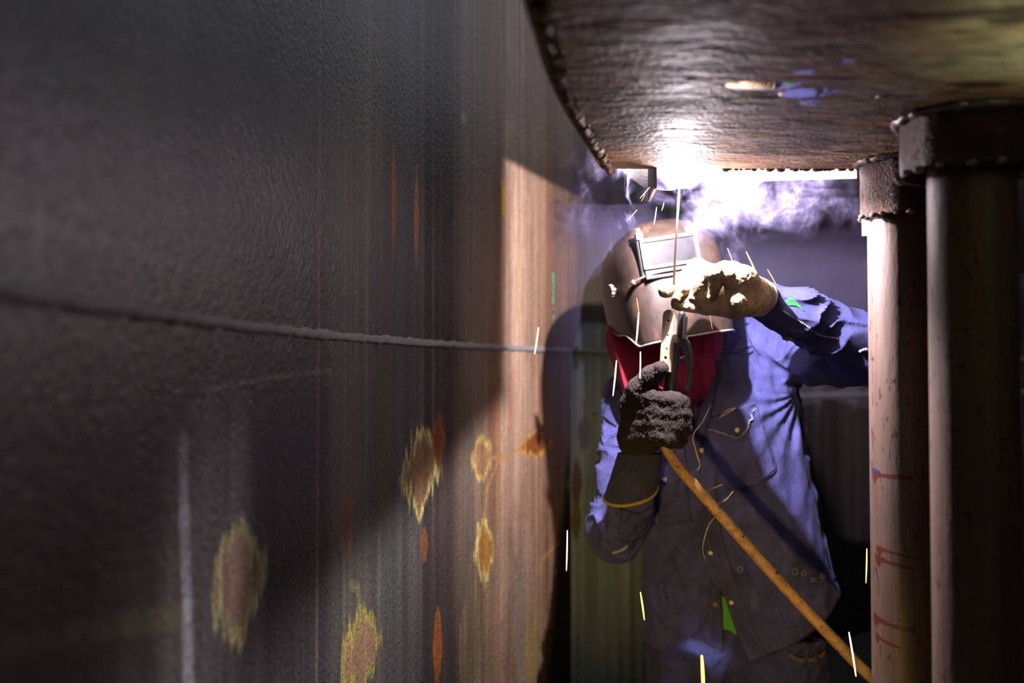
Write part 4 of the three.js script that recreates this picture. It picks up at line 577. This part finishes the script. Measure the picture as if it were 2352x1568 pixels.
// ------------------------------------------------------------------ electrode holder, rod and cable
const RODA = ap(1545, 706, 2.012), RODB = V(ARC.x + 0.001, ARC.y - 0.006, ARC.z);
{
  const t = thing('welding_rod', 'thin straight grey welding rod rising from the holder to the arc', 'welding rod', RODA), put = (n, g, m) => t.attach(mesh(n, g, m));
  put('shaft', tube([RODA, RODA.clone().lerp(RODB, 0.5).add(V(-0.001, 0, 0)), RODB], (q) => 0.0026 - 0.0004 * sstep(0.8, 1, q), 30, 12), std(rgb(0.13, 0.11, 0.10), 0.55, 0.1, { bumpMap: tile(grainTex, 0.04), bumpScale: 0.0006 }));
  // glowing rod end and drop, added with the light that brightens the deck
  const T = RODA.clone().lerp(RODB, 0.86); T.z = -1.992; const glow = new THREE.MeshStandardMaterial({ color: 0x332222, emissive: rgb(1, 0.9, 0.95), emissiveIntensity: 6 }); put('added_hot_tip', tube([RODA.clone().lerp(RODB, 0.84), RODB], 0.0029, 8, 10), glow); { const g = new THREE.SphereGeometry(0.005, 12, 8); g.translate(T.x + 0.004, T.y, T.z); put('added_glow_drop', g, glow); }
  const l = new THREE.PointLight(ARC_COLOR, DECK_FILL_POWER); l.name = 'deck_fill_light'; l.shadow.radius = 1.6; l.castShadow = true; scene.add(l); l.position.copy(RODA.clone().lerp(RODB, 0.74)).add(V(0.006, 0, 0.010)); t.attach(l);  // light added under the deck to brighten its underside
}
{
  const t = thing('electrode_holder', 'cream and black electrode holder with drilled jaw held upright in the dark glove', 'electrode holder', ap(1533, 830, 1.965));
  const put = (name, geo, mat, label, parent = t) => { const m = mesh(name, geo, mat); parent.attach(m); if (label) m.userData.label = label; return m; };
  const cream = std(rgb(0.46, 0.40, 0.26), 0.5, 0, { bumpMap: tile(grainTex, 0.05), bumpScale: 0.0006 }), tan = std(rgb(0.30, 0.23, 0.16), 0.55), black = std(rgb(0.018, 0.018, 0.022), 0.35), steel = std(rgb(0.10, 0.10, 0.13), 0.32, 0.5);
  const top = ap(1539, 712, 2.020), bot = ap(1530, 853, 2.020), up = top.clone().sub(bot).normalize(), L = top.distanceTo(bot);
  const face = V(-0.50, 0, 0.866).addScaledVector(up, -V(-0.50, 0, 0.866).dot(up)).normalize(), side = up.clone().cross(face).normalize();   // face looks left and forward, side to the right
  const B = new THREE.Matrix4().makeBasis(side, up, face).setPosition(bot), place = (g) => g.applyMatrix4(B);
  const w = 0.0125, sh = new THREE.Shape(); sh.moveTo(-w, 0); sh.lineTo(w, 0); sh.lineTo(w, L - w); sh.absarc(0, L - w, w, 0, Math.PI, false); sh.lineTo(-w, 0);
  const holes = [[0, L - 0.024, 0.0036], [0.0012, L - 0.056, 0.0026], [0.0008, L - 0.086, 0.0026], [-0.0005, L - 0.106, 0.0040]];
  for (const [x, y, r] of holes) { const p = new THREE.Path(); p.absarc(x, y, r, 0, Math.PI * 2, true); sh.holes.push(p); }
  const jaw = new THREE.ExtrudeGeometry(sh, { depth: 0.0035, bevelEnabled: true, bevelSize: 0.0008, bevelThickness: 0.0008, bevelSegments: 2, curveSegments: 20 }); jaw.translate(0, 0, 0.004);
  put('jaw_plate', place(jaw), tan, 'tan drilled jaw plate');
  const core = new THREE.Shape(); core.moveTo(-w, 0); core.lineTo(w, 0); core.lineTo(w, L - w); core.absarc(0, L - w, w, 0, Math.PI, false); core.lineTo(-w, 0);
  const cg = new THREE.ExtrudeGeometry(core, { depth: 0.015, bevelEnabled: true, bevelSize: 0.0006, bevelThickness: 0.0006, bevelSegments: 2, curveSegments: 20 }); cg.translate(0, 0, -0.0125); put('jaw_body', place(cg), cream, 'cream jaw body');
  const boreBlack = std(rgb(0.01, 0.008, 0.006), 0.8); for (const [x, y, r] of holes) { const g = new THREE.CylinderGeometry(r, r, 0.001, 16); g.rotateX(Math.PI / 2); g.translate(x, y, 0.0036); put('bore', place(g), boreBlack); }  // black discs painted at the bottom of the drilled holes
  const collarG = new RoundedBoxGeometry(0.012, 0.022, 0.022, 3, 0.004); collarG.translate(w + 0.003, L - 0.062, -0.004); put('clamp', place(collarG), cream);
  // second jaw to the right, black inside with a cream cheek
  const j2 = new THREE.CapsuleGeometry(0.0085, 0.042, 6, 16); j2.translate(w + 0.014, L - 0.030, -0.004); put('upper_jaw', place(j2), black, 'black inner jaw');
  const ck = new RoundedBoxGeometry(0.006, 0.050, 0.016, 3, 0.0028); ck.translate(w + 0.0235, L - 0.036, -0.003); put('jaw_cheek', place(ck), cream);
  // lever: a bowed black strap with a bright edge, and the strut that carries it
  const lv = [[1552, 762], [1566, 772], [1579, 792], [1585, 820], [1584, 850], [1582, 875], [1578, 894]].map(([x, y]) => ap(x, y, 2.04)), lg = tube(lv, (q, a) => 0.0072 * (0.85 + 0.15 * q) * (Math.abs(Math.cos(a * Math.PI * 2)) < 0.5 ? 0.75 : 1), 50, 14); put('lever', lg, steel, 'bowed steel release lever');
  put('lever_edge', tube(lv.map((p) => p.clone().add(V(0.0055, 0, 0.003))), 0.0016, 50, 6), std(rgb(0.30, 0.32, 0.38), 0.25, 0.7));
  { const z = 2.235, q = [[1550, 757], [1562, 762], [1578, 782], [1587, 812], [1586, 838], [1577, 840], [1572, 814], [1562, 796], [1552, 786]].map(([x, y]) => onPlaneZ(x, y, -z)), g = new THREE.ExtrudeGeometry(new THREE.Shape(q.map((p) => new THREE.Vector2(p.x, p.y))), { depth: 0.014, bevelEnabled: true, bevelSize: 0.001, bevelThickness: 0.001, bevelSegments: 2 }); g.translate(0, 0, -z); put('lever_plate', g, steel, 'broad dark lever plate'); }
  put('lever_tip', (() => { const g = new THREE.SphereGeometry(0.0055, 12, 8); const p = lv[6]; g.translate(p.x + 0.001, p.y, p.z + 0.001); return g; })(), std(rgb(0.36, 0.40, 0.46), 0.3, 0.6));
  put('strut', merged([cylBetween(ap(1540, 838, 2.035), ap(1580, 818, 2.040), 0.0055, 0.0048, 14), cylBetween(ap(1540, 812, 2.035), ap(1572, 800, 2.045), 0.0035, 0.0035, 10)]), steel);
  // insulated handle running down through the fist
  put('handle', tube([ap(1546, 800, 2.030), ap(1543, 850, 2.030), ap(1537, 900, 2.040), ap(1532, 960, 2.060), ap(1528, 1040, 2.090)], (q) => 0.0155 - 0.002 * q, 50, 20), std(rgb(0.03, 0.032, 0.034), 0.5), 'black ribbed handle');
  // copper coloured cable from the handle down past the shirt and behind the pipe
  const cb = [ap(1530, 1028, 2.03), ap(1555, 1068, 2.05), ap(1600, 1120, 2.07), ap(1690, 1222, 2.07), ap(1800, 1345, 2.06), ap(1900, 1452, 2.04), ap(2010, 1566, 2.00), ap(2140, 1700, 1.95), ap(2330, 1900, 1.95), V(1.25, 0.06, -1.9), V(1.7, 0.02, -1.6), V(2.6, 0.018, -1.2)];
  tag(mesh('welding_cable', boxUV(tube(cb, (q) => 0.0125 + 0.0012 * sstep(0, 0.3, q), 180, 16)), std(rgb(0.42, 0.24, 0.11), 0.42, 0, { bumpMap: tile(grainTex, 0.09), bumpScale: 0.0016, map: tile(colourTex(256, 256, (u, v, c) => { const m = 0.75 + 0.5 * fbm(u * 14, v * 14, 4), d = sstep(0.72, 0.8, fbm(u * 24 + 5, v * 24, 3)); c[0] = c[1] = c[2] = 230 * m * (1 - 0.6 * d); }), 0.25) })), 'copper brown welding cable slanting down across the shirt from the holder', 'cable');
}
// ------------------------------------------------------------------ welding smoke: drifting, folded veils of fume round the joint
{
  // density of a wisp: stretched, warped ridges
  const TW = 1024, TH = 512, wispTex = (() => {
    const d = new Uint8Array(TW * TH * 4);
    for (let j = 0; j < TH; j++) for (let i = 0; i < TW; i++) {
      const u = i / TW * 9, v = j / TH * 4.5, wx = fbm(u * 0.9 + 3, v * 0.9, 3) * 2.4, wy = fbm(u * 0.9 + 40, v * 0.9 + 7, 3) * 2.4, a = fbm(u * 1.1 + wx, v * 1.1 + wy, 4), w2 = fbm(u * 2.4 + wy * 1.6, v * 2.4 + wx * 1.6, 3);
      const r1 = 1 - Math.abs(2 * w2 - 1), r2 = 1 - Math.abs(2 * fbm(u * 4.2 + wx * 2.2, v * 4.2 + wy * 2.2, 3) - 1), q = clamp(sstep(0.34, 0.74, a) * (0.32 + 0.55 * Math.pow(r1, 5) + 0.42 * Math.pow(r2, 7)));
      const k = (j * TW + i) * 4, g = Math.round(q * 255); d[k] = d[k + 1] = d[k + 2] = g; d[k + 3] = 255;
    }
    const t = new THREE.DataTexture(d, TW, TH); t.magFilter = t.minFilter = THREE.LinearFilter; t.wrapS = t.wrapT = THREE.MirroredRepeatWrapping; t.needsUpdate = true; return t;
  })();
  const mat = new THREE.MeshStandardMaterial({ color: rgb(0.52, 0.47, 0.84), roughness: 1, metalness: 0, alphaMap: wispTex, transparent: true, vertexColors: true, side: THREE.DoubleSide, depthWrite: false });
  // one veil: a grid hung between measured corners, folded in depth; its density thins toward its own edges
  const parts = [];
  function veil(x0, y0, x1, y1, d, k, seed, fold = 0.05) {
    const nu = 40, nv = 16, pos = [], uv = [], col = [], idx = [];
    for (let j = 0; j <= nv; j++) for (let i = 0; i <= nu; i++) {
      const u = i / nu, v = j / nv, jx = 40 * (fbm(u * 3 + seed, v * 3, 3) - 0.5), jy = 46 * (fbm(u * 4 + seed + 30, v * 3, 3) - 0.5), p = at(mix(x0, x1, u) + jx, mix(y0, y1, v) + jy, d + fold * 2 * (fbm(u * 4 + seed * 1.7, v * 2.2 + 5, 3) - 0.5));
      pos.push(p.x, p.y, p.z); uv.push(seed * 0.37 + u * (x1 - x0) / 760, seed * 0.61 + v * (y1 - y0) / 380);
      const e = sstep(0, 0.22, u) * sstep(1, 0.78, u) * sstep(0, 0.12, v) * sstep(1, 0.45, v + 0.35 * (fbm(u * 6 + seed * 3, 2, 3) - 0.5)); col.push(1, 1, 1, e * k);
    }
    const W = nu + 1; for (let j = 0; j < nv; j++) for (let i = 0; i < nu; i++) { const o = j * W + i; idx.push(o, o + W, o + 1, o + 1, o + W, o + W + 1); }
    const g = new THREE.BufferGeometry(); g.setAttribute('position', new THREE.Float32BufferAttribute(pos, 3)); g.setAttribute('uv', new THREE.Float32BufferAttribute(uv, 2)); g.setAttribute('color', new THREE.Float32BufferAttribute(col, 4)); g.setIndex(idx); g.computeVertexNormals(); parts.push(g);
  }
  const K = 0.085;
  veil(1230, 395, 1500, 600, 1.88, K * 5, 1.1); veil(1250, 430, 1480, 590, 1.93, K * 5, 2.3, 0.04); veil(1270, 320, 1480, 560, 2.30, K * 9, 3.9, 0.06); veil(1240, 360, 1460, 600, 1.82, K * 5, 14.4, 0.04);
  veil(1480, 372, 1990, 520, 2.12, K * 0.8, 4.2); veil(1540, 376, 1985, 545, 2.20, K * 1.2, 5.7, 0.06); veil(1470, 370, 1980, 500, 2.28, K * 1.2, 6.4, 0.06); veil(1560, 390, 2010, 560, 2.40, K * 2, 7.9, 0.06);
  veil(1400, 378, 1830, 450, 2.08, K * 0.7, 8.8, 0.03); veil(1540, 430, 1720, 620, 2.28, K * 0.8, 9.3, 0.06); veil(1600, 384, 1970, 530, 2.16, K * 0.9, 10.6, 0.04);
  const sm = mesh('welding_smoke', mergeGeometries(parts), mat); sm.castShadow = true; tag(sm, 'violet white welding smoke curling under the far edge of the deck', 'smoke'); sm.userData.kind = 'stuff';
  // thin even haze that has drifted on behind the welder
  const hz = [];
  for (const [d, k, x0, x1] of [[2.78, 0.022, 1200, 2120], [3.0, 0.03, 1275, 2130], [3.3, 0.04, 1360, 2140]]) {
    const nu = 28, nv = 20, pos = [], col = [], idx = [], uv = [];
    for (let j = 0; j <= nv; j++) for (let i = 0; i <= nu; i++) { const u = i / nu, v = j / nv, p = at(mix(x0, x1, u), mix(330, 1250, v), d + 0.16 * (fbm(u * 4 + d * 9, v * 4, 3) - 0.5)); p.y = Math.min(p.y, FAR_Y - 0.004 - 0.01 * d); pos.push(p.x, p.y, p.z); uv.push(u, v); col.push(1, 1, 1, k * sstep(0, 0.2, u) * sstep(1, 0.85, u) * sstep(1, 0.35, v) * (0.7 + 0.6 * fbm(u * 5 + d * 3, v * 5, 3))); }
    const W = nu + 1; for (let j = 0; j < nv; j++) for (let i = 0; i < nu; i++) { const o = j * W + i; idx.push(o, o + W, o + 1, o + 1, o + W, o + W + 1); }
    const g = new THREE.BufferGeometry(); g.setAttribute('position', new THREE.Float32BufferAttribute(pos, 3)); g.setAttribute('uv', new THREE.Float32BufferAttribute(uv, 2)); g.setAttribute('color', new THREE.Float32BufferAttribute(col, 4)); g.setIndex(idx); g.computeVertexNormals(); hz.push(g);
  }
  const haze = mesh('welding_haze', mergeGeometries(hz), new THREE.MeshStandardMaterial({ color: rgb(0.52, 0.47, 0.84), roughness: 1, transparent: true, vertexColors: true, side: THREE.DoubleSide, depthWrite: false })); tag(haze, 'thin violet haze hanging in the dark behind the welder', 'haze'); haze.userData.kind = 'stuff';
  // single wisps: thin curling threads of fume
  const thread = (pts, w, label) => { const pp = pts.map(([x, y, d]) => at(x, y, d)), m = tag(mesh('smoke_wisp', tube(pp, (t) => w * 0.7 * (0.25 + 0.75 * Math.sin(Math.PI * clamp(t * 0.9 + 0.06))) * (0.7 + 0.6 * n2(t * 14, pts[0][0])), 90, 6), new THREE.MeshStandardMaterial({ color: rgb(0.72, 0.66, 0.62), roughness: 1, transparent: true, opacity: 0.34 })), label, 'smoke wisp', 'threads of smoke'); return m; };
  const dk = DECK_Y - 0.02;
  const below = (x, y) => { const p = onPlaneY(x, y, dk); return [x, y, proj(p)[2]]; };
  thread([[1308, 167], [1325, 192], [1352, 222], [1395, 248], [1432, 272], [1450, 298], [1449, 312]].map(([x, y]) => below(x, y)), 0.0017, 'longest white wisp curving down under the left of the deck');
  thread([[1360, 172], [1378, 202], [1412, 232], [1442, 262], [1455, 290], [1453, 308]].map(([x, y]) => below(x, y)), 0.0015, 'second white wisp under the deck, right of the longest one');
  thread([[1306, 222], [1350, 224], [1392, 236], [1430, 262], [1448, 284]].map(([x, y]) => below(x, y)), 0.0012, 'faint wisp running level from the deck edge to the two white ones');
  thread([[1385, 334], [1420, 328], [1445, 316], [1452, 306]].map(([x, y]) => below(x, y)), 0.0010, 'faint wisp at the foot of the white ones under the deck');
  const fr = (x, y) => [x, y, 2.30];
  thread([[1632, 930], [1614, 968], [1592, 1000], [1600, 1040], [1607, 1072], [1592, 1086], [1606, 1092], [1592, 1108], [1600, 1122]].map(([x, y]) => fr(x, y)), 0.0024, 'wavy wisp beside the dark glove in front of the shirt placket');
  thread([[1592, 1108], [1612, 1128], [1640, 1120], [1660, 1112]].map(([x, y]) => fr(x, y)), 0.0020, 'short level wisp crossing above the cable');
  thread([[1684, 1128], [1668, 1146], [1648, 1158], [1634, 1172]].map(([x, y]) => fr(x, y)), 0.0022, 'slanting wisp just right of the upper cable');
  thread([[1648, 1180], [1628, 1206], [1618, 1236], [1614, 1262], [1622, 1290]].map(([x, y]) => fr(x, y)), 0.0016, 'lowest wisp curling over the shirt placket under the cable');
  thread([[1650, 960], [1672, 948], [1690, 936], [1668, 944], [1655, 955]].map(([x, y]) => fr(x, y)), 0.0024, 'pale tuft of smoke over the chest pocket flap');
}
// ------------------------------------------------------------------ flying sparks: drops of burning metal drawn out to threads
const sparkMats = {};
const hot = { white: rgb(1, 0.80, 0.42), yellow: rgb(1, 0.62, 0.12), orange: rgb(1, 0.36, 0.08), red: rgb(0.9, 0.22, 0.08) };

for (const [k, e] of [['white', 2.2], ['yellow', 1.6], ['orange', 1.2], ['red', 0.45]]) sparkMats[k] = new THREE.MeshStandardMaterial({ color: 0x221100, roughness: 1, emissive: hot[k], emissiveIntensity: e });
const sparkList = [
  [1237, 752, 1228, 812, 2.2, 'white', 1.9, 'short white spark crossing the weld seam on the wall'], [1416, 828, 1408, 908, 2.2, 'white', 1.9, 'white slanting spark just left of the red hood above the shoulder'], [1467, 717, 1461, 790, 2.1, 'white', 1.9, 'thick white spark over the lower left corner of the face shield'], [1471, 808, 1470, 868, 2.1, 'white', 1.7, 'upright pale spark in front of the red hood'],
  [1462, 684, 1467, 716, 2.1, 'orange', 1.0, 'thin orange spark right above the white one on the face shield'], [1303, 1218, 1301, 1310, 2.2, 'white', 1.5, 'tall pale spark at the edge of the green wall area left of the elbow'], [1471, 1360, 1480, 1423, 2.1, 'yellow', 2.0, 'yellow spark below the bent elbow before the green wall'], [1612, 1506, 1616, 1600, 1.9, 'yellow', 4.0, 'biggest glaring yellow spark at the bottom edge over the jeans'],
  [1991, 1260, 1989, 1338, 2.2, 'yellow', 1.6, 'upright yellow spark just left of the painted pipe'], [1950, 1452, 1966, 1552, 1.95, 'white', 1.7, 'long white spark crossing the lower end of the cable'], [1714, 578, 1740, 634, 2.1, 'yellow', 1.7, 'longest orange spark above the pale glove wrist'], [1763, 619, 1782, 652, 2.1, 'orange', 1.2, 'short orange spark over the cuff of the raised sleeve, rightmost of three'],
  [1671, 570, 1683, 602, 2.1, 'orange', 1.3, 'short orange spark over the pale glove knuckles, leftmost of three'], [1634, 474, 1654, 517, 2.1, 'yellow', 1.2, 'thin yellow spark in the smoke right of the face shield top'], [1508, 476, 1502, 515, 2.1, 'white', 1.2, 'pale upright spark on the crown of the face shield'], [1463, 482, 1444, 503, 2.1, 'yellow', 1.2, 'slanting yellow spark at the upper left of the face shield'],
  [1525, 465, 1520, 483, 2.1, 'orange', 0.9, 'tiny orange spark close to the left of the rod'], [1492, 430, 1470, 455, 2.1, 'white', 1.0, 'slanting pale spark in the smoke left of the rod'], [1482, 445, 1473, 462, 2.1, 'orange', 0.8, 'faint orange spark under the slanting pale one in the smoke'], [1630, 724, 1636, 756, 2.0, 'red', 0.9, 'faint red spark at the lower right of the face shield'],
];
for (const [x0, y0, x1, y1, d, k, w, label] of sparkList) { const a = at(x0, y0, d), b = at(x1, y1, d - 0.01), r = w * d / F; tag(mesh('spark', tube([a, a.clone().lerp(b, 0.5).add(V(0.0004, 0, 0)), b], (t) => r * (0.25 + 0.75 * Math.pow(Math.sin(Math.PI * clamp(0.08 + t * 0.86)), 0.5)), 10, 6), sparkMats[k]), label, 'spark', 'sparks thrown by the arc'); }
//FOG
renderer.render(scene, camera);
